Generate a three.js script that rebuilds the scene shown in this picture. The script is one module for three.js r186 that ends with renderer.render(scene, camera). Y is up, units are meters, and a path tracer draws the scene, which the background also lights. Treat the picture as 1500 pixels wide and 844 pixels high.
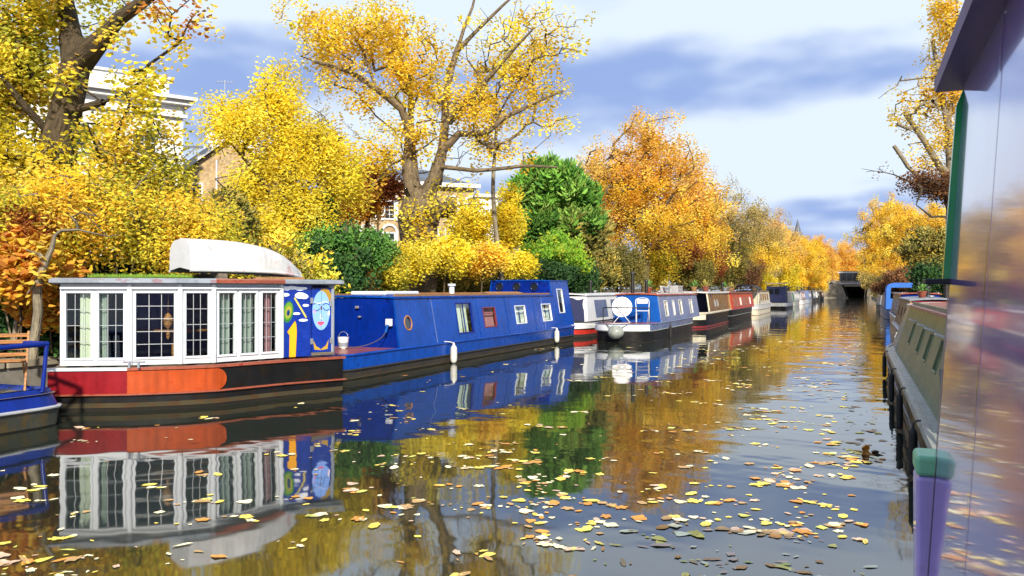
import * as THREE from 'three';
import { mergeGeometries, toCreasedNormals } from 'three/addons/utils/BufferGeometryUtils.js';
import { ImprovedNoise } from 'three/addons/math/ImprovedNoise.js';
import { RoundedBoxGeometry } from 'three/addons/geometries/RoundedBoxGeometry.js';

// ---------------------------------------------------------------- camera, sky, sun, exposure
const scene = new THREE.Scene();
const YAW = Math.atan(502 / 1177), CY = Math.cos(YAW), SY = Math.sin(YAW), EYE = 1.8;
const camera = new THREE.PerspectiveCamera(39.44, 16 / 9, 0.05, 3000);
camera.position.set(0, EYE, 0);
camera.lookAt(-SY * 100, EYE + 0.34, -CY * 100);
const renderer = new THREE.WebGLRenderer({ antialias: true });
renderer.toneMapping = THREE.LinearToneMapping;
renderer.toneMappingExposure = 1.7;
renderer.shadowMap.enabled = true;

const perlin = new ImprovedNoise();
const fbm3 = (x, y, z, n) => { let s = 0, a = 0.5, f = 1; for (let i = 0; i < n; i++) { s += a * perlin.noise(x * f, y * f, z * f); a *= 0.5; f *= 2.03; } return s; };
const mix = (a, b, t) => a + (b - a) * t;
const smooth = (a, b, t) => { t = Math.min(1, Math.max(0, (t - a) / (b - a))); return t * t * (3 - 2 * t); };
{ // broken cloud deck: white breaks and lavender-blue bases, drawn out towards the horizon
  const W = 1536, H = 768, data = new Float32Array(W * H * 4);
  const white = [0.48, 0.55, 0.645], grey = [0.195, 0.275, 0.49], blue = [0.22, 0.35, 0.66];
  for (let j = 0; j < H; j++) {
    const el = ((j + 0.5) / H - 0.5) * Math.PI, y = Math.sin(el), c = Math.cos(el);
    for (let i = 0; i < W; i++) {
      const az = ((i + 0.5) / W - 0.5) * 2 * Math.PI, x = Math.cos(az) * c, z = Math.sin(az) * c;
      const yy = Math.max(y, 0), k = 1 / (yy + 0.12), px = x * k, pz = z * k;
      const warp = fbm3(px * 0.5 + 7, 2.1, pz * 0.5, 3), bill = 1 - 2.6 * Math.abs(fbm3(px * 1.3 + warp, 9.3 + yy * 5, pz * 1.3, 5)), fine = fbm3(px * 4.2, 3.3 + yy * 14, pz * 4.2, 5);
      let n = 0.8 * fbm3(px * 0.7 + warp * 0.9, 4.7 + warp + yy * 3, pz * 0.7, 5) + 0.20 * (bill - 0.45) + 0.26 * fine;
      n += 0.20 * Math.sin(34 * el + 2.6 * warp + 1.0 * bill + 1.5 + 0.3 * Math.sin(az * 3)) * (1 - smooth(0.25, 0.7, yy));
      n += 0.16 * smooth(0.20, 0.34, yy);
      const cover = smooth(-0.24, 0.22, n), o = (j * W + i) * 4;
      for (let q = 0; q < 3; q++) {
        let v = mix(grey[q], white[q], cover);
        v = mix(v, blue[q], 0.6 * smooth(0.33, 0.55, yy));
        data[o + q] = y < -0.02 ? mix(v, 0.2, 0.5) : v;
      }
      data[o + 3] = 1;
    }
  }
  const sky = new THREE.DataTexture(data, W, H, THREE.RGBAFormat, THREE.FloatType);
  sky.mapping = THREE.EquirectangularReflectionMapping; sky.magFilter = THREE.LinearFilter; sky.needsUpdate = true;
  scene.background = sky; scene.environment = sky;
}
const sun = new THREE.DirectionalLight(0xfff4e0, 5.0);
sun.position.set(-6 + 42, 54, -30 + 71); sun.target.position.set(-6, 0, -30);
sun.castShadow = true; sun.shadow.radius = 5; sun.shadow.mapSize.set(4096, 4096);
Object.assign(sun.shadow.camera, { left: -90, right: 90, top: 90, bottom: -90, near: 1, far: 400 });
scene.add(sun, sun.target);

// ---------------------------------------------------------------- helpers
const rngOf = seed => () => { seed |= 0; seed = seed + 0x6D2B79F5 | 0; let t = Math.imul(seed ^ seed >>> 15, 1 | seed); t = t + Math.imul(t ^ t >>> 7, 61 | t) ^ t; return ((t ^ t >>> 14) >>> 0) / 4294967296; };
const V = (x, y, z) => new THREE.Vector3(x, y, z);
const at = (px, d) => { const r = (px - 750) / 1177 * d; return [r * CY - d * SY, -(r * SY + d * CY)]; };       // survey: bearing and distance to a plan position
const at3 = (px, py, d) => { const [x, z] = at(px, d); return V(x, EYE - (py - 426) * d / 1177, z); };
const taken = {};
const numbered = n => { const k = taken[n] = (taken[n] ?? -1) + 1; return k ? `${n}_${String(k).padStart(3, '0')}` : n; };
function tag(o, label, category, group, kind) {
  if (label) o.userData.label = label;
  if (category) o.userData.category = category;
  if (group) o.userData.group = group;
  if (kind) o.userData.kind = kind;
  return o;
}
function thing(name, label, category, [x, y, z] = [0, 0, 0], turn = 0, group) {
  const o = new THREE.Group(); o.name = numbered(name); o.position.set(x, y, z); o.rotation.y = turn;
  scene.add(o); return tag(o, label, category, group);
}
function clean(g) {
  if (g.index) g = g.toNonIndexed();
  for (const k of Object.keys(g.attributes)) if (!['position', 'normal', 'uv'].includes(k)) g.deleteAttribute(k);
  if (!g.attributes.normal) g.computeVertexNormals();
  if (!g.attributes.uv) g.setAttribute('uv', new THREE.BufferAttribute(new Float32Array(g.attributes.position.count * 2), 2));
  return g;
}
function metreUV(g) {
  const p = g.attributes.position.array, uv = g.attributes.uv.array;
  for (let t = 0; t < p.length / 9; t++) {
    const o = t * 9, ax = p[o + 3] - p[o], ay = p[o + 4] - p[o + 1], az = p[o + 5] - p[o + 2], bx = p[o + 6] - p[o], by = p[o + 7] - p[o + 1], bz = p[o + 8] - p[o + 2];
    const nx = Math.abs(ay * bz - az * by), ny = Math.abs(az * bx - ax * bz), nz = Math.abs(ax * by - ay * bx);
    for (let k = 0; k < 3; k++) {
      const x = p[o + k * 3], y = p[o + k * 3 + 1], z = p[o + k * 3 + 2];
      uv[t * 6 + k * 2] = nx >= ny && nx >= nz ? z : x; uv[t * 6 + k * 2 + 1] = ny > nx && ny > nz ? z : y;
    }
  }
  return g;
}
function mk(name, geo, m, parent = scene, keepUV = false) {
  let g = Array.isArray(geo) ? mergeGeometries(geo.map(clean)) : clean(geo);
  if (!keepUV) metreUV(g);
  const o = new THREE.Mesh(g, m); o.castShadow = o.receiveShadow = true;
  o.name = parent === scene ? numbered(name) : name; parent.add(o); return o;
}
const struct = (name, geo, m, keep) => tag(mk(name, geo, m, scene, keep), null, null, null, 'structure');
const bx = (w, h, d, x = 0, y = 0, z = 0) => new THREE.BoxGeometry(w, h, d).translate(x, y, z);
const rbx = (w, h, d, x, y, z, r = 0.01) => new RoundedBoxGeometry(w, h, d, 2, Math.min(r, w / 2.1, h / 2.1, d / 2.1)).translate(x, y, z);
function bar(a, b, r0, r1 = r0, n = 8) {
  a = Array.isArray(a) ? V(...a) : a; b = Array.isArray(b) ? V(...b) : b;
  const d = b.clone().sub(a), g = new THREE.CylinderGeometry(r1, r0, d.length(), n);
  g.applyQuaternion(new THREE.Quaternion().setFromUnitVectors(V(0, 1, 0), d.clone().normalize()));
  return g.translate(...a.clone().add(b).multiplyScalar(0.5).toArray());
}
function beam(a, b, w, h) { // squared bar, w across, h upright
  a = Array.isArray(a) ? V(...a) : a; b = Array.isArray(b) ? V(...b) : b;
  const d = b.clone().sub(a), L = d.length(), z = d.normalize(), x = V(0, 1, 0).cross(z); if (x.lengthSq() < 1e-5) x.set(1, 0, 0); x.normalize();
  const y = z.clone().cross(x), g = bx(w, h, L);
  g.applyMatrix4(new THREE.Matrix4().makeBasis(x, y, z)); return g.translate(...a.clone().add(b).multiplyScalar(0.5).toArray());
}
const tube = (pts, r, seg = 24, n = 6) => new THREE.TubeGeometry(new THREE.CatmullRomCurve3(pts.map(p => Array.isArray(p) ? V(...p) : p)), seg, r, n);
const lathe = (pts, n = 20) => new THREE.LatheGeometry(pts.map(p => new THREE.Vector2(...p)), n);
function frameM(o, u, v) { const U = u.clone().normalize(), Vv = v.clone().normalize(), N = U.clone().cross(Vv).normalize(), V2 = N.clone().cross(U); return new THREE.Matrix4().makeBasis(U, V2, N).setPosition(o); }
function panel(outline, holes, t) { // a board in the x,y plane whose outer face lies at z = 0
  const s = new THREE.Shape(outline.map(p => new THREE.Vector2(...p)));
  for (const h of holes || []) {
    const p = new THREE.Path();
    if (h.r) p.absellipse(h.x, h.y, h.r, h.r, 0, Math.PI * 2, true);
    else { p.moveTo(h.x - h.w / 2, h.y - h.h / 2); p.lineTo(h.x - h.w / 2, h.y + h.h / 2); p.lineTo(h.x + h.w / 2, h.y + h.h / 2); p.lineTo(h.x + h.w / 2, h.y - h.h / 2); }
    s.holes.push(p);
  }
  return new THREE.ExtrudeGeometry(s, { depth: t, bevelEnabled: false, curveSegments: 20 }).translate(0, 0, -t);
}
function loft(rings, closed = true, crease = 0.6) {
  const pos = [], n = rings[0].length;
  for (let r = 0; r < rings.length - 1; r++) for (let i = 0; i < (closed ? n : n - 1); i++) {
    const j = (i + 1) % n, a = rings[r][i], b = rings[r][j], c = rings[r + 1][j], d = rings[r + 1][i];
    pos.push(...a, ...b, ...c, ...a, ...c, ...d);
  }
  const g = new THREE.BufferGeometry(); g.setAttribute('position', new THREE.Float32BufferAttribute(pos, 3)); g.computeVertexNormals();
  return clean(crease ? toCreasedNormals(g, crease) : g);
}
function capRing(ring, y) {
  const pts = ring.map(p => new THREE.Vector2(p[0], -p[1])), tri = THREE.ShapeUtils.triangulateShape(pts.slice(), []), pos = [];
  for (const t of tri) for (const k of t) pos.push(ring[k][0], y, ring[k][1]);
  const g = new THREE.BufferGeometry(); g.setAttribute('position', new THREE.Float32BufferAttribute(pos, 3)); g.computeVertexNormals();
  if (g.attributes.normal.array[1] < 0) { for (let i = 0; i < pos.length; i += 9) for (let k = 0; k < 3; k++) { const q = pos[i + 3 + k]; pos[i + 3 + k] = pos[i + 6 + k]; pos[i + 6 + k] = q; } g.setAttribute('position', new THREE.Float32BufferAttribute(pos, 3)); g.computeVertexNormals(); }
  return clean(g);
}
function offsetRing(ring, d) { // plan outline as [x, z] pairs, moved outwards by d
  const n = ring.length; let area = 0;
  for (let i = 0; i < n; i++) { const a = ring[i], b = ring[(i + 1) % n]; area += a[0] * b[1] - b[0] * a[1]; }
  const s = Math.sign(area);
  return ring.map((p, i) => {
    const a = ring[(i + n - 1) % n], b = ring[(i + 1) % n];
    let e1 = [p[0] - a[0], p[1] - a[1]], e2 = [b[0] - p[0], b[1] - p[1]];
    const l1 = Math.hypot(...e1) || 1, l2 = Math.hypot(...e2) || 1, n1 = [e1[1] / l1, -e1[0] / l1], n2 = [e2[1] / l2, -e2[0] / l2];
    let m = [n1[0] + n2[0], n1[1] + n2[1]]; const l = Math.hypot(...m) || 1; m = [m[0] / l, m[1] / l];
    const k = d * s / Math.max(0.5, m[0] * n1[0] + m[1] * n1[1]);
    return [p[0] + m[0] * k, p[1] + m[1] * k];
  });
}
const lift = (ring, y) => ring.map(p => [p[0], y, p[1]]);
const band = (ring, y0, y1, o0 = 0, o1 = 0) => loft([lift(offsetRing(ring, o0), y0), lift(offsetRing(ring, o1), y1)].reverse());
const moulding = (ring, y0, y1, o) => loft([lift(offsetRing(ring, -0.02), y0), lift(offsetRing(ring, o * 0.7), y0), lift(offsetRing(ring, o), mix(y0, y1, 0.3)), lift(offsetRing(ring, o), mix(y0, y1, 0.7)), lift(offsetRing(ring, o * 0.7), y1), lift(offsetRing(ring, -0.02), y1)].reverse(), true, 0.9);

// ---------------------------------------------------------------- textures and materials
function tileNoise(S, cells, seed, oct = 4, stretch = 1) {
  const out = new Float32Array(S * S); let amp = 1, tot = 0, cx = cells, cy = Math.max(1, Math.round(cells / stretch));
  for (let o = 0; o < oct; o++) {
    const r = rngOf(seed + o * 97), G = new Float32Array(cx * cy).map(() => r());
    for (let j = 0; j < S; j++) { const v = j / S * cy, y0 = v | 0, fy = v - y0, sy = fy * fy * (3 - 2 * fy), y1 = (y0 + 1) % cy;
      for (let i = 0; i < S; i++) { const u = i / S * cx, x0 = u | 0, fx = u - x0, sx = fx * fx * (3 - 2 * fx), x1 = (x0 + 1) % cx;
        out[j * S + i] += amp * mix(mix(G[y0 * cx + x0], G[y0 * cx + x1], sx), mix(G[y1 * cx + x0], G[y1 * cx + x1], sx), sy); } }
    tot += amp; amp *= 0.55; cx *= 2; cy *= 2;
  }
  return out.map(v => v / tot);
}
function tex(S, f, srgb = true, repeat = 1) {
  const d = new Uint8Array(S * S * 4);
  for (let i = 0; i < S * S; i++) { const c = f(i); for (let k = 0; k < 3; k++) d[i * 4 + k] = Math.max(0, Math.min(255, 255 * (c.length ? c[k] : c))); d[i * 4 + 3] = 255; }
  const t = new THREE.DataTexture(d, S, S); t.wrapS = t.wrapT = THREE.RepeatWrapping; t.magFilter = THREE.LinearFilter; t.minFilter = THREE.LinearMipmapLinearFilter; t.generateMipmaps = true;
  if (srgb) t.colorSpace = THREE.SRGBColorSpace; t.repeat.set(repeat, repeat); t.needsUpdate = true; return t;
}
const S = 512, nA = tileNoise(S, 6, 11, 5), nB = tileNoise(S, 24, 23, 4), nC = tileNoise(S, 48, 31, 3, 8), nD = tileNoise(S, 12, 47, 5);
const spots = i => smooth(0.60, 0.72, nB[i] * 0.6 + nA[i] * 0.4);
const T = {
  clean: tex(S, i => 0.90 + 0.10 * nA[i] * 0.6 + 0.05 * nB[i], true, 0.5),
  worn: tex(S, i => { const v = 0.70 + 0.26 * nA[i] + 0.16 * (nC[i] - 0.5) + 0.08 * (nB[i] - 0.5), k = 0.6 * spots(i) * nD[i]; return [v * (1 - 0.4 * k), v * (1 - k), v * (1 - k)]; }, true, 0.4),
  hull: tex(S, i => { const k = smooth(0.5, 0.66, nD[i] * 0.6 + nC[i] * 0.4), v = 0.55 + 0.35 * nA[i]; return [v * mix(0.9, 1.15, k), v * mix(0.9, 0.95, k), v * mix(0.9, 0.7, k)]; }, true, 0.6),
  rough: tex(S, i => 0.55 + 0.45 * nD[i], false, 0.7),
  brick: tex(S, i => { const v = 0.62 + 0.25 * nA[i] + 0.35 * (nB[i] - 0.4), w = nD[i]; return [v, v * mix(0.9, 1, w), v * mix(0.82, 1, w)]; }, true, 0.45),
  stone: tex(S, i => 0.6 + 0.3 * nA[i] + 0.2 * (nB[i] - 0.5), true, 0.5),
  wood: tex(S, i => { const y = (i / S | 0) / S, g = 0.5 + 0.5 * Math.sin((y * 14 + nA[i] * 1.6) * 6.283); const v = 0.72 + 0.16 * g + 0.14 * (nB[i] - 0.5); return [v, v * 0.96, v * 0.9]; }, true, 1.3),
  bark: tex(S, i => { const v = 0.45 + 0.4 * nC[i] + 0.3 * (nD[i] - 0.4); return [v, v * 0.97, v * 0.92]; }, true, 0.8),
  barkB: tex(S, i => 0.2 + 0.6 * nC[i] + 0.35 * (nB[i] - 0.5), false, 0.8),
  soil: tex(S, i => { const v = 0.5 + 0.5 * nA[i], k = smooth(0.5, 0.6, nD[i]); return [v * mix(0.9, 1, k), v * mix(0.85, 0.75, k), v * mix(0.7, 0.35, k)]; }, true, 0.35),
};
const col = c => new THREE.Color().setRGB(...c);
const std = (c, rough = 0.6, map = T.clean, more = {}) => new THREE.MeshStandardMaterial({ color: col(c), roughness: rough, map, ...more });
const paint = (c, map = T.worn, rough = 0.38) => new THREE.MeshPhysicalMaterial({ color: col(c), roughness: rough, map, roughnessMap: T.rough, specularIntensity: 0.55 });
const M = {
  white: paint([0.60, 0.62, 0.65], T.clean, 0.35), whiteWorn: paint([0.74, 0.74, 0.72]), cream: paint([0.72, 0.66, 0.50]), upvc: paint([0.60, 0.63, 0.67], T.clean, 0.25),
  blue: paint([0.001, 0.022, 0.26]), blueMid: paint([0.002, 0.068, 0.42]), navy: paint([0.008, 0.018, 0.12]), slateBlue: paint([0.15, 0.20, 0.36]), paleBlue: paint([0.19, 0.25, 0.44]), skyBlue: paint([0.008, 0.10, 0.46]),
  red: paint([0.26, 0.012, 0.018]), orangeRed: paint([0.48, 0.075, 0.015]), brightRed: paint([0.55, 0.04, 0.03]), roofRed: paint([0.42, 0.12, 0.09]), brown: paint([0.20, 0.11, 0.05]), rustRail: paint([0.36, 0.10, 0.06]), maroon: paint([0.22, 0.03, 0.04]),
  pinkish: paint([0.45, 0.26, 0.28]), green: paint([0.03, 0.16, 0.08]), olive: paint([0.21, 0.27, 0.14], T.worn, 0.42), hullGrey: paint([0.11, 0.115, 0.09], T.hull, 0.5), oliveGrey: paint([0.34, 0.37, 0.33]), greySteel: paint([0.32, 0.36, 0.42]), paleGrey: paint([0.5, 0.52, 0.54]), black: paint([0.016, 0.016, 0.018], T.hull, 0.5),
  tar: std([0.045, 0.04, 0.032], 0.65, T.hull), weed: std([0.07, 0.058, 0.028], 0.9, T.soil), bottom: std([0.02, 0.018, 0.012], 0.9, T.hull), wood: std([0.48, 0.22, 0.06], 0.55, T.wood), ply: std([0.42, 0.24, 0.10], 0.7, T.wood), greyWood: std([0.20, 0.18, 0.15], 0.85, T.wood),
  steel: std([0.45, 0.46, 0.48], 0.35, T.clean, { metalness: 0.7 }), iron: std([0.02, 0.02, 0.022], 0.5, T.hull), rope: std([0.62, 0.60, 0.55], 0.9), ropeDark: std([0.08, 0.07, 0.06], 0.9), fender: std([0.74, 0.73, 0.66], 0.5, T.worn), rubber: std([0.02, 0.02, 0.02], 0.7, T.hull), plastic: std([0.8, 0.8, 0.8], 0.4),
  curtain: std([0.62, 0.62, 0.50], 0.95), curtainPink: std([0.50, 0.20, 0.24], 0.95), curtainGrey: std([0.30, 0.33, 0.30], 0.95), lead: std([0.42, 0.44, 0.46], 0.4, T.clean, { metalness: 0.4 }), turf: std([0.10, 0.22, 0.03], 1, T.soil),
  brick: std([0.58, 0.47, 0.28], 0.9, T.brick), stucco: std([0.64, 0.645, 0.64], 0.8, T.clean), slate: std([0.16, 0.19, 0.24], 0.6, T.stone), concrete: std([0.30, 0.28, 0.25], 0.9, T.stone), coping: std([0.42, 0.37, 0.28], 0.9, T.stone), soil: std([0.13, 0.10, 0.05], 1, T.soil), gravel: std([0.30, 0.27, 0.21], 1, T.soil), rust: std([0.14, 0.06, 0.03], 0.9, T.hull),
  bark: std([0.25, 0.19, 0.12], 0.95, T.bark, { bumpMap: T.barkB, bumpScale: 0.05 }), barkPale: std([0.42, 0.38, 0.29], 0.9, T.bark, { bumpMap: T.barkB, bumpScale: 0.02 }), barkMid: std([0.34, 0.27, 0.175], 0.95, T.bark, { bumpMap: T.barkB, bumpScale: 0.05 }), barkDark: std([0.14, 0.105, 0.06], 0.95, T.bark, { bumpMap: T.barkB, bumpScale: 0.06 }), canvasNavy: std([0.01, 0.016, 0.07], 0.8), canvasBlue: std([0.02, 0.13, 0.50], 0.7), canvasBlack: std([0.012, 0.014, 0.02], 0.75), dish: std([0.5, 0.55, 0.62], 0.5),
  glass: new THREE.MeshPhysicalMaterial({ color: 0xf2f8f6, roughness: 0.02, transmission: 1, thickness: 0, ior: 1.5 }),
  darkGlass: new THREE.MeshPhysicalMaterial({ color: col([0.012, 0.016, 0.02]), roughness: 0.06, ior: 1.5 }),
};

// ---------------------------------------------------------------- the setting: water, banks, walls
const edgeL = z => mix(-13.3, -9.3, smooth(44, 50, -z)), edgeR = z => mix(3.1, 3.7, smooth(20, 200, -z));
{
  const N = 1024, TILE = 17, h = new Float32Array(N * N), r = rngOf(5), waves = [];
  for (let k = 0; k < 46; k++) {
    const lam = 0.16 * Math.pow(16, Math.pow(r(), 0.8)), a = r() * Math.PI * 2, m = TILE / lam;
    const kx = Math.round(Math.cos(a) * m), kz = Math.round(Math.sin(a) * m); if (!kx && !kz) continue;
    waves.push([kx, kz, r() * 6.283, Math.pow(TILE / Math.hypot(kx, kz), 1.15)]);
  }
  const calm = tileNoise(N, 5, 77, 3);
  for (const [kx, kz, ph, a] of waves) {
    const sx = new Float32Array(N), cx = new Float32Array(N), sz = new Float32Array(N), cz = new Float32Array(N);
    for (let i = 0; i < N; i++) { const p = i / N * 6.283185; sx[i] = Math.sin(kx * p); cx[i] = Math.cos(kx * p); sz[i] = Math.sin(kz * p + ph); cz[i] = Math.cos(kz * p + ph); }
    for (let j = 0; j < N; j++) for (let i = 0; i < N; i++) h[j * N + i] += a * (sx[i] * cz[j] + cx[i] * sz[j]);
  }
  let s2 = 0; for (const v of h) s2 += v * v; const rms = Math.sqrt(s2 / h.length);
  const d = new Float32Array(N * N * 4);
  for (let i = 0; i < N * N; i++) { const v = 0.5 + 0.16 * h[i] / rms * (0.35 + 1.3 * smooth(0.35, 0.7, calm[i])); d[i * 4] = d[i * 4 + 1] = d[i * 4 + 2] = v; d[i * 4 + 3] = 1; }
  const ripple = new THREE.DataTexture(d, N, N, THREE.RGBAFormat, THREE.FloatType);
  ripple.wrapS = ripple.wrapT = THREE.RepeatWrapping; ripple.magFilter = THREE.LinearFilter; ripple.repeat.set(1 / TILE, 1 / TILE); ripple.needsUpdate = true;
  const water = new THREE.MeshPhysicalMaterial({ color: col([0.014, 0.018, 0.012]), roughness: 0.04, ior: 2.7, specularIntensity: 1, bumpMap: ripple, bumpScale: 0.0115 });
  struct('canal_water', new THREE.PlaneGeometry(26, 290).rotateX(-Math.PI / 2).translate(-4, 0, -115), water);
}
function bankGrid(edge, prof, z0, z1, n, rough, seed) {
  const rings = [], r = rngOf(seed);
  for (let i = 0; i <= n; i++) { const z = mix(z0, z1, i / n), e = edge(z); rings.push(prof.map(([dx, y], k) => [e + dx, y + (k > 1 ? rough * (r() - 0.5) : 0), z])); }
  return loft(rings, false, 1.2);
}
struct('bank', bankGrid(edgeL, [[-0.42, 0.50], [-1.0, 0.66], [-2, 0.8], [-4, 1.1], [-7, 1.3], [-12, 1.5], [-20, 1.55], [-40, 1.5], [-160, 1.5], [-900, 1.5]], 60, -900, 240, 0.12, 3), M.soil);
struct('towpath', bankGrid(edgeR, [[2.6, 0.62], [0.42, 0.62]].reverse().concat([[5, 0.7], [12, 0.9], [40, 1.0], [160, 1.0], [900, 1.0]]), 60, -900, 200, 0.05, 4), M.gravel);
const wallRun = (edge, s) => loft(Array.from({ length: 60 }, (_, i) => { const z = mix(50, -212, i / 59), e = edge(z); return [[e, -0.6, z], [e, 0.46, z], [e - s * 0.6, 0.46, z], [e - s * 0.6, -0.6, z]]; }), true, 0.5);
struct('canal_wall', wallRun(edgeL, 1), M.concrete); struct('canal_wall', wallRun(edgeR, -1), M.concrete);
{ // stone copings along both edges, one by one where they can be told apart
  const r = rngOf(61), lw = tag(new THREE.Group(), null, null, null, 'structure'); lw.name = 'coping_stones'; scene.add(lw);
  const variants = [0.92, 0.96, 1].map(k => clean(rbx(0.5, 0.14, 1.18 * k, 0, 0, 0, 0.02))); variants.forEach(metreUV);
  for (const [edge, s] of [[edgeL, 1], [edgeR, -1]]) for (let k = 0; k < 40; k++) {
    const z = 4 - k * 1.2 - 0.6, o = new THREE.Mesh(variants[k % 3], M.coping); o.name = 'stone'; o.castShadow = o.receiveShadow = true;
    o.position.set(edge(z) - s * 0.2, 0.53 + 0.01 * r(), z); o.rotation.y = 0.02 * (r() - 0.5); lw.add(o);
  }
}
struct('hill', loft([[[-300, 1.2, -262], [-60, 1.4, -262], [-10, 3.3, -262], [8, 3.3, -262], [60, 1.2, -262], [300, 1, -262]], [[-300, 3, -700], [-60, 4, -700], [-10, 5, -700], [8, 5, -700], [60, 4, -700], [300, 3, -700]]].reverse(), false, 1), M.soil);

// ---------------------------------------------------------------- boats: shared builders
const ENDS = {
  blunt: b => [[b * 0.86, 0], [b * 0.96, -0.10], [b, -0.34]],
  round: b => [[b * 0.12, 0], [b * 0.45, -0.05], [b * 0.72, -0.2], [b * 0.9, -0.5], [b, -1.0]],
  point: b => [[0.04, 0], [b * 0.3, -0.42], [b * 0.6, -1.1], [b * 0.84, -2.1], [b * 0.97, -3.1], [b, -3.8]],
};
function planRing(L, B, near, far) {
  const b = B / 2, half = [...ENDS[near](b), ...ENDS[far](b).map(([x, z]) => [x, -L - z]).reverse()];
  return [...half, ...half.map(([x, z]) => [-x, z]).reverse()];
}
function windowUnit(parent, m4, w, h, o = {}) { // in the plane of a wall whose outer face is z = 0
  const f = o.frame ?? 0.035, put = g => g.applyMatrix4(m4), fm = o.mat || M.white, pr = o.proud ?? 0.012, dp = 0.05 + pr, zc = pr - dp / 2;
  const win = mk('window', [rbx(w + 0.02, f, dp, 0, h / 2 - f / 2 + 0.01, zc), rbx(w + 0.02, f, dp, 0, -h / 2 + f / 2 - 0.01, zc), rbx(f, h - 2 * f + 0.02, dp, -w / 2 + f / 2 - 0.01, 0, zc), rbx(f, h - 2 * f + 0.02, dp, w / 2 - f / 2 + 0.01, 0, zc)].map(put), fm, parent);
  const nx = o.nx || 1, ny = o.ny || 1, iw = w - 2 * f + 0.016, ih = h - 2 * f + 0.016, bw = o.barW || 0.02;
  const bars = [];
  for (let i = 1; i < nx; i++) bars.push(put(bx(bw, ih, bw * 0.8, -iw / 2 + iw * i / nx, 0, -0.022)));
  for (let j = 1; j < ny; j++) bars.push(put(bx(iw, bw, bw * 0.8 + 0.004, 0, -ih / 2 + ih * j / ny, -0.022)));
  if (o.topBar) bars.push(put(bx(iw, 0.025, 0.025, 0, ih * 0.22, -0.022)));
  if (bars.length) mk(o.lead ? 'lattice' : 'glazing_bar', bars, o.lead ? M.lead : fm, win);
  for (let i = 0; i < nx; i++) for (let j = 0; j < ny; j++) mk('pane', put(bx(iw / nx - 0.002, ih / ny - 0.002, 0.005, -iw / 2 + iw * (i + 0.5) / nx, -ih / 2 + ih * (j + 0.5) / ny, -0.027)), o.glass || M.glass, win);
  for (const c of o.curtains || []) mk('curtain', put(wavy(c[1] - c[0], ih + 0.1, (c[0] + c[1]) / 2, 0, -0.10)), c[2], win);
  return win;
}
function wavy(w, h, x, y, z) {
  const g = new THREE.PlaneGeometry(w, h, Math.max(6, Math.round(w / 0.02)), 1), p = g.attributes.position;
  for (let i = 0; i < p.count; i++) p.setZ(i, 0.014 * Math.sin(p.getX(i) * 75 + 0.7 * Math.sin(p.getX(i) * 31)));
  g.computeVertexNormals(); return g.translate(x, y, z);
}
function portholeUnit(parent, m4, r, mat, glass = M.glass) {
  const ring = new THREE.TorusGeometry(r + 0.012, 0.022, 8, 28).scale(1, 1, 0.7).applyMatrix4(m4), p = mk('porthole', ring, mat, parent);
  mk('pane', new THREE.CylinderGeometry(r, r, 0.006, 24).rotateX(Math.PI / 2).translate(0, 0, -0.02).applyMatrix4(m4), glass, p);
  return p;
}
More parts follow.
